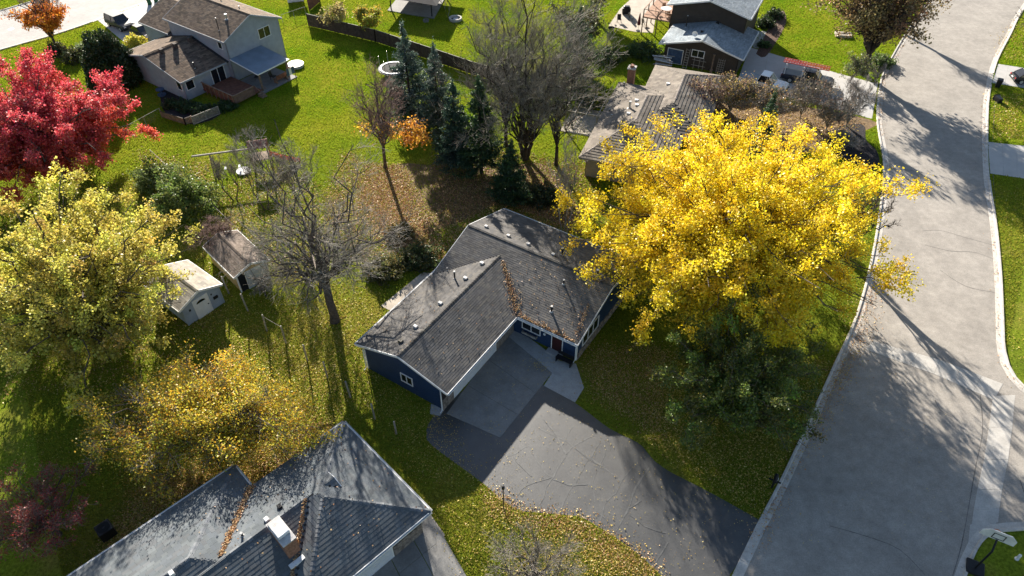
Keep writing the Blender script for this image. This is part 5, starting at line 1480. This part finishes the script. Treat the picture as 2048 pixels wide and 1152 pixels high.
for i, (px, py, ty, R, lab) in enumerate(((533, 420, 250, 2.8, 'small leafless tree in front of the swing set'), (585, 430, 290, 2.4, 'leafless sapling right of the swing set'), (622, 448, 260, 2.6, 'thin leafless sapling on the lawn behind the bare ash'), (470, 400, 300, 1.8, 'leafless shrub below the swing beam'))):
    h = tall((px, py), ty)
    broad_tree('bare_sapling', lab, xy(px, py), R, h * .32, h * .66, h * .25, .09, 151 + i, nl=9, m2=7, m3=6, m4=4, trunks=2, zmin=-.3, rise=.8, up=.4, l2=.5, l3=.3, l4=.18, group='bare saplings by the swing set', rmin=.008)
h = tall((1128, 478), 215)
broad_tree('bare_birch', 'pale stemmed leafless birch beside the taupe roof', xy(1128, 478), 2.4, h * .36, h * .62, h * .22, .11, 163, nl=9, m2=7, m3=6, m4=3, trunks=3, zmin=-.4, rise=.9, up=.5, l2=.5, l3=.3, l4=.2, twig=M_TWIGP, bark=M_TWIGP, rmin=.008)
broad_tree('pale_bare_tree', 'pale grey leafless tree at the bottom beside the driveway', xy(1072, 1172), 3.9, 2.3, 2.9, 1.0, .13, 167, nl=16, m2=8, m3=7, m4=3, zmin=-.35, twig=M_TWIG, bark=M_BARK, rmin=.006, rise=.5, up=.25, l3=.24, l4=.14)
broad_tree('bare_shrub_tree', 'leafless shrub drooping over the utility shed roof', xy(436, 498), 2.7, 1.7, 2.2, .8, .14, 173, nl=14, m2=8, m3=7, m4=5, zmin=-.3, grav=.1, twig=M_TWIGR, bark=M_BARKD, rmin=.007, cat='shrub', lean=(.4, -.5))
broad_tree('drooping_bush', 'drooping leafless bush in front of the utility shed', xy(532, 592), 1.3, 1.1, 1.4, .5, .07, 179, nl=10, m2=7, m3=7, m4=4, zmin=-.4, grav=.12, twig=M_TWIGP, rmin=.006, cat='bush')
# top right
BRN = [(.29, .20, .09), (.23, .15, .07), (.36, .26, .11), (.18, .14, .07)]
broad_tree('brown_oak', 'brown leaved oak beside the street at top right', xy(1728, 150), 8.4, 5.4, 9.4, 2.6, .42, 181, nl=30, m2=8, m3=8, leaves=17000, lsize=.25, pal=BRN, w=[3, 2, 2, 2], sig=.35, zmin=-.35, hi=.92, bark=M_BARKD, twig=M_BARK, lean=(-.5, 1.0), kamp=.3)
broad_tree('bare_street_tree', 'leafless tree on the lawn strip right of the brown oak', xy(1796, 62), 5.0, 4.5, 8.0, 2.6, .26, 191, nl=14, m2=8, m3=8, m4=4, lean=(1, .5), rmin=.012)
broad_tree('bare_lilac', 'grey green leafless bush between lawn and street', xy(1700, 165), 2.6, 1.6, 2.0, .4, .08, 193, nl=12, m2=7, m3=7, m4=4, leaves=1800, lsize=.16, pal=[(.12, .17, .05), (.2, .2, .07)], sig=.2, zmin=-.2, twig=M_TWIG, rmin=.009, cat='bush', up=.3)
broad_tree('bare_lilac', 'small twiggy bush at the street end of the concrete driveway', xy(1748, 170), 1.8, 1.2, 1.6, .3, .07, 197, nl=10, m2=7, m3=7, m4=4, zmin=-.2, twig=M_TWIGP, rmin=.009, cat='bush', up=.3)
for i, (px, py, R, z, lv, pal, lab) in enumerate(((1400, 232, 3.2, 2.6, 1300, [(.24, .15, .12), (.32, .24, .10)], 'pinkish twiggy bush against the taupe roof'), (1458, 228, 3.4, 2.8, 1900, [(.36, .27, .07), (.25, .16, .11)], 'yellow tinged twiggy bush behind the yellow maple'),
                                                 (1525, 245, 3.4, 2.8, 1100, [(.25, .17, .12), (.34, .22, .06)], 'brown twiggy bush below the white pickup'), (1600, 235, 3.6, 2.9, 500, [(.22, .13, .09), (.2, .16, .07)], 'dark twiggy bush below the work truck'),
                                                 (1652, 260, 3.2, 2.4, 500, [(.22, .14, .09)], 'dense bare bush above the mulch bed'), (1692, 252, 3.0, 3.4, 0, None, 'upright bare bush at the end of the driveway bed'), (1690, 296, 2.0, .9, 0, None, 'heap of pale bare branches on the mulch bed'))):
    broad_tree('twiggy_bush', lab, xy(px, py), R, z * .75, z, .3, .07, 211 + i, nl=18, m2=8, m3=7, m4=5, leaves=lv, lsize=.17, pal=pal, sig=.25, zmin=-.25, up=.35, rise=.6, twig=[M_TWIGR, M_TWIG, M_TWIG, M_TWIG, M_TWIG, M_TWIGP, M_TWIGP][i], bark=M_TWIG, rmin=.009, cat='bush', group='twiggy bushes along the driveway bed')
broad_tree('bare_roadside_tree', 'leafless tree reaching in from the right edge over the street', xy(2095, 108), 5.0, 3.6, 5.6, 2.0, .2, 223, nl=13, m2=8, m3=7, m4=4, zmin=-.4, lean=(-1.5, 0), bark=M_BARKD, twig=M_BARK, rmin=.012)
broad_tree('bare_boulevard_tree', 'leafless tree behind the yellow maple beside the street', xy(1690, 520), 2.8, 3.4, 5.6, 2.2, .18, 241, nl=14, m2=7, m3=6, m4=3, zmin=-.3, rise=.8, up=.3, bark=M_BARKD, twig=M_BARK, rmin=.012)
broad_tree('tall_bare_tree', 'tall thin leafless tree rising just left of the broad willow', xy(1012, 292), 4.4, 8.5, 8.5, 2.4, .22, 257, nl=18, m2=8, m3=6, m4=3, rl=4.5, lr=.45, hi=1.0, zmin=-.4, rise=.9, up=.4, bark=M_BARKD, twig=M_TWIG, rmin=.010)
broad_tree('tall_bare_tree', 'tall thin leafless tree beside the arbour, right of the willow', xy(1112, 330), 4.0, 7.5, 7.5, 2.2, .2, 263, nl=16, m2=8, m3=6, m4=3, rl=4.0, lr=.45, hi=1.0, zmin=-.4, rise=.9, up=.4, bark=M_BARKD, twig=M_TWIG, rmin=.010)
# shade casters standing behind the brown house and willow
broad_tree('brown_leaved_tree', 'brown and green tree behind the willow at the top edge', xy(1150, 120), 4.6, 4.2, 5.6, 1.8, .26, 227, nl=14, m2=8, m3=8, leaves=3500, lsize=.24, pal=[(.10, .12, .05), (.16, .14, .05), (.06, .08, .04)], sig=.3, bark=M_BARKD, twig=M_BARK)
broad_tree('dark_yard_tree', 'dark green tree at the top edge left of the patio', xy(1190, 40), 4.6, 4.4, 5.6, 1.8, .26, 229, nl=14, m2=8, m3=8, leaves=12000, lsize=.26, pal=[(.03, .06, .02), (.05, .09, .025), (.12, .13, .04)], sig=.3, bark=M_BARKD, twig=M_BARK)
for i, (px, py, ty, lab, pal, lv) in enumerate(((675, 62, 0, 'thin small tree with tan leaves by the dark fence', [(.42, .34, .12), (.3, .25, .1)], 1500), (738, 70, 14, 'small yellow green tree by the dark fence', [(.36, .36, .05), (.26, .3, .05), (.5, .32, .05)], 4200))):
    h = tall((px, py), ty)
    broad_tree('fence_tree', lab, xy(px, py), 2.4, h * .36, h * .6, h * .2, .1, 233 + i, nl=11, m2=7, m3=7, leaves=lv, lsize=.22, pal=pal, sig=.25, zmin=-.4, up=.3, group='small trees by the dark fence', rmin=.01)


# conifers
def spruce(label, base_px, top_y, R, seed, pal, bare=.12, name='spruce_tree', n=11000, group='spruces in a row behind the blue house', dens=1.0, sz=.22):
    rng = np.random.default_rng(seed); h = tall(base_px, top_y)
    root = thing(name, label, 'tree', gp(*base_px), 0, group)
    t = np.linspace(0, 1, 8)[:, None]; P = np.concatenate([rng.normal(scale=.03, size=(8, 2)) * t * (1 - t) * 4, h * t], 1)[None]; P[0, 0, 2] = -.05
    V, F = tubes(P, np.linspace(.17, .02, 8)[None] * (h / 11 + .3), 8); npmesh('trunk', V, F, M_BARKD, root, smooth=True)
    nb = int(190 * dens); z = bare + (1 - bare) * rng.uniform(0, 1, nb) ** 1.15
    r = R * (1 - z) ** .82 / (1 - bare) ** .82 * rng.uniform(.55, 1.12, nb) + .12
    a = rng.uniform(0, 2 * np.pi, nb); K = 6; s = np.linspace(0, 1, K)[None, :]
    B = np.zeros((nb, K, 3)); B[..., 0] = np.cos(a)[:, None] * r[:, None] * s; B[..., 1] = np.sin(a)[:, None] * r[:, None] * s
    B[..., 2] = (z * h)[:, None] + r[:, None] * (.22 * s ** 2 - .32 * s + .12 * s ** 4)
    B[..., 2] = np.minimum(B[..., 2], h * .995)
    V, F = tubes(B, np.maximum(.035 * (1 - s * .8) * (r[:, None] / R + .3), .008), 4); npmesh('branches', V, F, M_BARKD, root)['kind'] = 'stuff'
    pr = np.maximum(r, .15); i = rng.choice(nb, n, p=pr / pr.sum()); u = rng.uniform(.12, 1.05, n) ** .75; jx = np.minimum((u * (K - 1)).astype(int), K - 2); f = (u * (K - 1) - jx)[:, None]
    Pc = B[i, jx] * (1 - f) + B[i, jx + 1] * f
    side = np.stack([-np.sin(a[i]), np.cos(a[i]), np.zeros(n)], 1)
    Pc = Pc + side * (rng.normal(scale=.20, size=(n, 1)) * r[i][:, None] * .55) + rng.normal(scale=.07, size=(n, 3)); Pc[:, 2] -= np.abs(rng.normal(scale=.08, size=n))
    key = i
    col = pick_cols(rng, n, pal, None, .2, key, .22)
    tp = rng.normal(size=(140, 3)) * np.array([.1, .1, .35]); tp[:, 2] += h * .985; Pc = np.concatenate([Pc, tp]); col = np.concatenate([col, pick_cols(rng, 140, pal)])
    leaf_mesh(rng, 'crown', Pc, sz, col, root, M_NEEDLE, .3, .4, .5)
    return root


BLUES = [(.08, .125, .10), (.105, .155, .125), (.055, .09, .07), (.14, .185, .155)]
GREENS = [(.03, .07, .03), (.04, .09, .035), (.022, .055, .025), (.06, .10, .03)]
spruce('blue spruce, tallest of the row and farthest left', (824, 236), 54, 3.3, 301, BLUES, .04, n=22000)
spruce('slim blue spruce, second from the left in the row', (880, 266), 94, 2.7, 303, BLUES, .08, n=17000)
spruce('grey green spruce, third in the row, left of the dark one', (915, 336), 168, 2.6, 307, [(.045, .09, .06), (.04, .075, .05), (.065, .11, .075)], .12, n=15000)
spruce('dark green spruce, nearest to the blue house roof', (963, 346), 160, 2.9, 311, GREENS, .10, n=18000)
spruce('short dark spruce right of the dark green one', (1022, 400), 288, 2.3, 313, GREENS, .08, n=10000)
spruce('dark spruce behind the willow twigs, left of the patio', (1150, 195), 18, 4.0, 319, GREENS, .05, n=16000, group=None)
spruce('small green spruce peeking up behind the yellow maple', (1510, 330), 190, 1.8, 317, [(.06, .11, .06), (.05, .10, .05)], .05, n=6000, group=None)


def hedge_dome(name, label, base, rx, ry, h, seed, pal, n, sz, sway=.12, cat='shrub', m=None, upb=.6, group=None):
    """upright evergreen or bush: foliage sprays over and inside a dome"""
    rng = np.random.default_rng(seed); root = thing(name, label, cat, (base[0], base[1], 0), 0, group)
    stems = 7; a = rng.uniform(0, 6.28, stems); t = np.linspace(0, 1, 5)
    P = np.stack([np.stack([np.cos(a) * rx * .4 * tt, np.sin(a) * ry * .4 * tt, np.full(stems, h * .8 * tt)], 1) for tt in t], 1); V, F = tubes(P, np.tile(np.linspace(.07, .02, 5), (stems, 1)), 5); npmesh('stems', V, F, M_BARKD, root)['kind'] = 'stuff'
    v = norm(rng.normal(size=(n, 3))); v[:, 2] = np.abs(v[:, 2]); k = rng.uniform(.25, 1, (n, 1)) ** .33
    lump = 1 + sway * (np.sin(v[:, :1] * 7 + seed) * np.cos(v[:, 1:2] * 6) + .6 * np.sin(v[:, 2:3] * 11 + v[:, :1] * 5))
    Pc = v * k * lump * np.array([rx, ry, h]); Pc[:, 2] = np.maximum(Pc[:, 2], .05); Pc += rng.normal(scale=.06, size=Pc.shape)
    key = (np.floor((v[:, 0] + 1) * 5).astype(int) * 11 + np.floor((v[:, 1] + 1) * 5).astype(int)) * 6 + np.floor(v[:, 2] * 5).astype(int)
    leaf_mesh(rng, 'crown', Pc, sz, pick_cols(rng, n, pal, None, .22, key, .2), root, m or M_NEEDLE, upb, .6)
    return root


hedge_dome('arborvitae', 'dense dark green arborvitae left of the grey split level house', xy(236, 165), 3.3, 3.1, tall((236, 165), 62), 401, [(.022, .045, .018), (.03, .055, .02), (.04, .06, .022), (.05, .06, .02)], 24000, .24, .08)
hedge_dome('yellow_bush', 'bright yellow green bush at the corner of the top left driveway', xy(276, 96), 1.5, 1.2, 1.8, 403, [(.55, .50, .06), (.40, .42, .06), (.62, .48, .07)], 2600, .2, .2, 'bush', M_LEAF)
hedge_dome('green_bush', 'loose green bush between the red maple and the bare tree', xy(378, 418), 3.0, 2.6, 3.6, 407, [(.11, .17, .04), (.16, .22, .05), (.22, .26, .06), (.07, .11, .03)], 8500, .22, .3, 'bush', M_LEAF)
hedge_dome('green_bush', 'bushy green shrub above the pale yellow tree', xy(318, 372), 2.2, 2.0, 2.4, 409, [(.16, .2, .06), (.22, .26, .09), (.10, .14, .04)], 4500, .22, .3, 'bush', M_LEAF)
for i, (px, py, r, hh, lab, pal) in enumerate(((118, 108, 1.4, 1.5, 'dark round bush under the orange maple', [(.05, .06, .03), (.10, .08, .03)]), (150, 122, 1.5, 1.6, 'dark bush between orange maple and arborvitae', [(.05, .07, .03), (.09, .08, .03)]), (172, 108, 1.2, 1.3, 'pale green bush left of the arborvitae', [(.16, .2, .1), (.12, .15, .06)]),
                                              (372, 218, 1.2, 1.0, 'leafy plant in the bed at the house corner', [(.03, .06, .02), (.06, .1, .03)]), (408, 226, 1.4, .9, 'low green plants under the split level wall', [(.03, .06, .02), (.05, .09, .03)]), (455, 216, 1.3, .8, 'low green shrub beside the deck', [(.03, .07, .02), (.05, .1, .03)]), (345, 212, 1.0, .8, 'small dark shrub in the planting bed', [(.03, .06, .02), (.08, .09, .03)]),
                                              (1530, 52, 1.3, 1.2, 'dark shrub at the corner of the brown house', [(.02, .04, .02), (.04, .06, .02)]), (1548, 34, 1.2, 1.2, 'dark shrub by the brown mulch bed', [(.03, .05, .02), (.05, .07, .03)]), (1527, 92, .9, .6, 'low green plants in the brown mulch bed', [(.08, .13, .04), (.05, .09, .03)]),
                                              (1762, 128, 1.6, 1.2, 'green bush on the lawn strip by the street', [(.08, .13, .04), (.14, .17, .06)]), (1025, 380, 1.6, 1.4, 'dark bush under the spruces', [(.03, .06, .025), (.05, .08, .03)]), (1085, 400, 1.8, 1.5, 'dark bush between spruces and birch', [(.03, .055, .025), (.07, .08, .03)]), (800, 470, 1.3, .8, 'brown green bush at the foot of the slender tree', [(.12, .12, .04), (.2, .14, .04)]), (838, 520, 1.9, 1.1, 'dark bush at the back corner of the blue house', [(.05, .08, .03), (.12, .12, .04)]),
                                              (765, 545, 1.8, 1.2, 'twiggy brown green bush above the patio', [(.09, .10, .04), (.16, .14, .05)]), (1285, 110, 2.4, 1.8, 'broad green bush left of the brown house', [(.05, .09, .03), (.08, .12, .035)]), (1215, 120, 2.4, 1.6, 'green bush on the lawn behind the taupe roof', [(.05, .09, .03), (.09, .12, .035)]))):
    hedge_dome('bush', lab, xy(px, py), r, r * .9, hh, 431 + i, pal, int(1500 * r), .2, .3, 'bush', M_LEAF)

# ---------------------------------------------------------------- fallen leaves
litV, litC = [], []


def litter(poly, n, pal, size, z=.02, zr=.04, w=None, fade=True):
    poly = [(p.x, p.y) if hasattr(p, 'x') else p for p in poly]; A = np.array(poly); lo, hi = A.min(0), A.max(0); out = np.zeros((0, 2))
    while len(out) < n:
        q = RNG.uniform(lo, hi, (n * 2, 2)); out = np.concatenate([out, q[pip(q, poly)]])
    out = out[:n] + (RNG.normal(scale=.5, size=(n, 2)) if fade else 0)
    P = np.concatenate([out, RNG.uniform(z, z + zr, (n, 1))], 1)
    return P, pick_cols(RNG, n, pal, w, .25), np.full(n, size)


TAN = [(.50, .27, .12), (.42, .20, .08), (.58, .38, .18), (.34, .16, .07), (.62, .46, .22)]
GOLD = [(.62, .46, .10), (.55, .36, .08), (.68, .55, .18), (.45, .30, .09)]
jobs = [(ppoly([(870, 300), (1000, 300), (1190, 330), (1190, 470), (1120, 460), (1010, 410), (930, 430), (860, 420)]), 11000, [(.36, .2, .09), (.3, .16, .07), (.42, .27, .13), (.25, .14, .07)], .14), (ppoly([(200, 790), (420, 730), (640, 860), (480, 960), (260, 1000)]), 14000, [(.55, .33, .06), (.5, .22, .05), (.6, .42, .1), (.4, .32, .08)], .10), (ppoly([(560, 560), (760, 560), (740, 760), (620, 760)]), 2500, GOLD, .1), (ppoly([(1180, 690), (1320, 690), (1320, 880), (1200, 800)]), 3000, TAN, .09),
        (ppoly([(735, 330), (800, 330), (835, 400), (860, 470), (900, 520), (850, 540), (800, 510), (745, 470), (715, 400)]), 15000, TAN, .13),
        (ppoly([(690, 300), (740, 330), (730, 470), (800, 520), (760, 560), (690, 500), (650, 400)]), 5000, TAN, .13),
        (ppoly([(900, 350), (1090, 360), (1150, 440), (1120, 470), (1000, 420), (900, 520), (850, 470)]), 7000, TAN, .14),
        (ppoly([(470, 955), (520, 900), (600, 850), (690, 860), (520, 965), (490, 1000)]), 5200, TAN + GOLD, .11),
        (ppoly([(180, 1130), (300, 960), (420, 930), (470, 940), (300, 1040), (150, 1160)]), 5500, TAN + GOLD, .11),
        (ppoly([(400, 690), (560, 680), (700, 790), (690, 850), (560, 900), (440, 780)]), 5200, GOLD, .10),
        (ppoly([(380, 600), (560, 590), (760, 620), (740, 840), (540, 700), (380, 720)]), 4200, GOLD, .10),
        (ppoly([(968, 972), (1040, 1026), (1160, 1040), (1260, 1102), (1330, 1160), (1270, 1160), (1150, 1070), (1050, 1050), (985, 1020)]), 4200, TAN + GOLD, .10),
        (ppoly([(1080, 1060), (1240, 1120), (1290, 1160), (1000, 1160)]), 2600, GOLD, .10),
        (ppoly([(860, 1000), (1000, 1010), (1080, 1150), (930, 1150)]), 900, GOLD, .09),
        (ppoly([(1160, 690), (1340, 700), (1330, 880), (1180, 790)]), 3600, GOLD + TAN, .10),
        (ppoly([(1300, 700), (1660, 720), (1520, 1030), (1300, 890)]), 9000, GOLD, .11),
        (ppoly([(740, 740), (900, 840), (960, 980), (840, 960), (740, 800)]), 1900, GOLD, .085),
        (ppoly([(1390, 190), (1730, 245), (1640, 300), (1390, 250)]), 3500, TAN + GOLD, .15),
        (ppoly([(1985, 190), (2048, 190), (2048, 280), (1985, 275)]), 1500, GOLD, .14), (ppoly([(2000, 70), (2060, 30), (2060, 120), (2000, 120)]), 900, GOLD, .14),
        (ppoly([(270, 300), (420, 330), (440, 420), (330, 420)]), 2600, TAN + GOLD, .15), (ppoly([(400, 390), (560, 330), (720, 420), (600, 560), (430, 500)]), 8000, GOLD + TAN, .13),
        (ppoly([(0, 380), (300, 360), (460, 560), (380, 760), (0, 800)]), 13000, GOLD + TAN, .12), (ppoly([(0, 850), (200, 850), (220, 960), (0, 1000)]), 700, GOLD, .08), (ppoly([(2000, 380), (2060, 370), (2060, 760), (2020, 700)]), 700, GOLD, .1),
        (ppoly([(1560, 960), (1690, 690), (1720, 700), (1640, 860)]), 1300, TAN + GOLD, .1), (ppoly([(1690, 640), (1735, 560), (1770, 560), (1740, 680), (1700, 720)]), 700, TAN, .1), (ppoly([(1500, 1080), (1555, 985), (1575, 985), (1520, 1090)]), 200, TAN, .1)]
Pl, Cl, Sl = [], [], []
for poly, n, pal, s in jobs:
    a, b_, c_ = litter(poly, int(n * 1.35), pal, s * .76); c_ = c_ * RNG.uniform(.7, 1.35, len(c_)); Pl.append(a); Cl.append(b_); Sl.append(c_)
for line, side, n in ((LEFT, 1, 2600), (RIGHT, -1, 900)):      # leaves gathered in the gutters
    L_ = np.array([(p.x, p.y) for p in line]); cs = RNG.uniform(0, len(L_) - 2, 46); t_ = np.clip(RNG.choice(cs, n) + RNG.normal(scale=1.0, size=n), 0, len(L_) - 1.01); i_ = t_.astype(int); f_ = (t_ - i_)[:, None]
    q_ = L_[i_] * (1 - f_) + L_[i_ + 1] * f_; d_ = L_[i_ + 1] - L_[i_]; d_ /= np.linalg.norm(d_, axis=1, keepdims=True); nn_ = np.stack([-d_[:, 1], d_[:, 0]], 1) * side
    q_ = q_ + nn_ * (.2 + np.abs(RNG.normal(scale=.28, size=(n, 1))))
    Pl.append(np.concatenate([q_, RNG.uniform(.03, .06, (n, 1))], 1)); Cl.append(pick_cols(RNG, n, TAN, None, .3)); Sl.append(RNG.uniform(.05, .11, n))
P, Cc, S = np.concatenate(Pl), np.concatenate(Cl), np.concatenate(Sl)
tag(leaf_mesh(RNG, 'fallen_leaves', P, S, Cc, None, M_LITTER, 1.6, .7), 'tan and golden fallen leaves scattered over the lawns', None, kind='stuff')
Pl, Cl, Sl = [], [], []
for poly, n in ((ppoly([(900, 880), (1085, 790), (1300, 910), (1500, 1050), (1440, 1150), (1330, 1150), (1160, 1030), (980, 975), (860, 890)]), 260), (ppoly([(893, 830), (1000, 874), (1100, 748), (1010, 672)]), 60), (ppoly([(1060, 715), (1100, 725), (1095, 745), (1070, 740)]), 90), (ppoly([(1600, 860), (1760, 690), (1900, 760), (1900, 1100), (1600, 1100)]), 60)):
    a, b_, c_ = litter(poly, n, GOLD, .06, .016, .02, fade=False); a = np.repeat(a, 3, axis=0); b_ = np.repeat(b_, 3, axis=0) * RNG.uniform(.6, 1.1, (len(a), 1)); a[:, :2] += RNG.normal(scale=.35, size=(len(a), 2)) * RNG.choice([.2, 1, 3], (len(a), 1)); c_ = RNG.uniform(.035, .075, len(a)); a[:, 2] += .022; Pl.append(a); Cl.append(b_); Sl.append(c_)
tag(leaf_mesh(RNG, 'paving_leaves', np.concatenate(Pl), np.concatenate(Sl), np.concatenate(Cl), None, M_LITTER, 2.5, .7), 'small golden leaves dotting the driveway and street', None, kind='stuff')


def roof_leaves(name, label, place, blocks, pts, size, pal, dz=.03):
    P = np.array([[*place(x, y)[:2], roof_h(blocks, x, y) + dz + random.uniform(0, .05)] for x, y in pts])
    return tag(leaf_mesh(RNG, name, P, np.full(len(P), size), pick_cols(RNG, len(P), pal, None, .25), None, M_LITTER, 1.8, .75), label, None, kind='stuff')


def ghp(x, y, z=0): a = rad(45.5); return Vector((-11.45 + x * cos(a) + y * sin(a), 28.2 - x * sin(a) + y * cos(a), z))


RUST = [(.38, .19, .08), (.46, .29, .14), (.28, .13, .055), (.52, .38, .20)]
pts = []
for _ in range(480):        # drift in the valley between garage and main roof
    t = random.random() ** .8; w_ = (.05 + .13 * t) * (.5 + abs(sin(t * 17)) + .5 * random.random()); pts.append((-3.2 + 3.85 * t + random.gauss(0, w_), 12.75 - 3.6 * t + random.gauss(0, w_)))
for _ in range(480): t = random.random(); pts.append((.7 + 5.1 * t, 9.0 + abs(random.gauss(0, .06 + .14 * abs(sin(t * 9 + 1))))))
for _ in range(130): t = random.random(); pts.append((5.6 - .35 * t + random.gauss(0, .1), 9.6 + 2.6 * t + random.gauss(0, .1)))
for _ in range(170): pts.append((random.uniform(-2, 6), random.uniform(9.1, 14.3)))
for _ in range(90): pts.append((random.uniform(-7.8, .6), random.uniform(0, 8.5)))
roof_leaves('roof_leaves', 'rusty leaves drifted in the valley and gutter of the blue house roof', bhp, BB, pts, .09, RUST)
pts = []
for _ in range(800): t = random.random(); pts.append((.05 + 3.6 * t + random.gauss(0, .14 * (1 - t * .4)), -6.95 - 3.6 * t + random.gauss(0, .14 * (1 - t * .4))))
for _ in range(420): t = random.random(); pts.append((4.1 + 3.3 * t + random.gauss(0, .06), -5.3 - 3.3 * t + random.gauss(0, .06)))
for _ in range(160): pts.append((random.uniform(0, 9), random.uniform(-12, 0)))
pts = [p for p in pts if roof_h(GB, *p) > 0]
roof_leaves('roof_leaves', 'tan leaves drifted in the valleys of the grey hip roof', ghp, GB, pts, .10, RUST)

# ---------------------------------------------------------------- grass blades
HOUSES = [[bhp(x, y) for x, y in q] for q in (((-7.4, 0), (.1, 0), (.1, 9.5), (6, 9.5), (6, 19.6), (-7.6, 19.6)),)] + [[ghp(x, y) for x, y in q] for q in (((.3, -.3), (9, -.3), (9, -9), (7.3, -30), (-1.8, -30), (-1.8, -7.3), (.3, -7.3)),)]
HOUSES += [[nwp(x, y) for x, y in q] for q in (((-19, -6.5), (5.2, -4), (5.2, 5.7), (-.3, 8.7), (-19, 9)),)] + [[brp(x, y) for x, y in q] for q in (((-10.5, .5), (-.5, .5), (-1, 17), (-11.5, 17)),)]
NB_ = 450000
yy = RNG.uniform(0, 1, NB_ * 2); Yg = 14 * (112 / 14) ** yy; Xg = RNG.uniform(-1, 1, NB_ * 2) * (Yg * .66 + 15)
G = np.stack([Xg, Yg], 1)
ok = np.ones(len(G), bool)
for q in PAVED: ok &= ~pip(G, q)
for q in HOUSES: ok &= ~pip(G, [(v.x, v.y) for v in q])
G = G[ok][:NB_]; n = len(G)
dist = np.hypot(np.hypot(G[:, 0], G[:, 1]), CAM_H)
hgt = RNG.uniform(.05, .11, n) * (.7 + dist / 90); wd = RNG.uniform(.012, .024, n) * (.6 + dist / 55)
ang = RNG.uniform(0, 2 * np.pi, n); A = np.stack([np.cos(ang), np.sin(ang), np.zeros(n)], 1) * wd[:, None]
base = np.concatenate([G, np.zeros((n, 1))], 1); tip = base + np.concatenate([RNG.normal(scale=.45, size=(n, 2)) * hgt[:, None], hgt[:, None]], 1)
V = np.stack([base - A, base + A, tip], 1).reshape(-1, 3)
patch = .5 + .5 * np.sin(G[:, 0] * .21 + 1.3 * np.sin(G[:, 1] * .13)) * np.cos(G[:, 1] * .17 + 1.1 * np.sin(G[:, 0] * .19))
k = np.clip(patch * .8 + np.clip((64 - G[:, 1]) / 40, 0, .45) + RNG.normal(scale=.22, size=n), 0, 1)[:, None]
far = np.clip((G[:, 1] - 50) / 22, 0, 1)[:, None]
col = ((np.array([.14, .26, .010]) * (1 - k) + np.array([.29, .31, .018]) * k) * far + (np.array([.12, .20, .012]) * (1 - k) + np.array([.30, .29, .04]) * k) * (1 - far)) * RNG.uniform(.7, 1.3, (n, 1))
tag(npmesh('grass', V, np.arange(3 * n).reshape(-1, 3), M_BLADE, None, np.repeat(col, 3, axis=0)), 'short autumn grass of the lawns', None, kind='stuff')
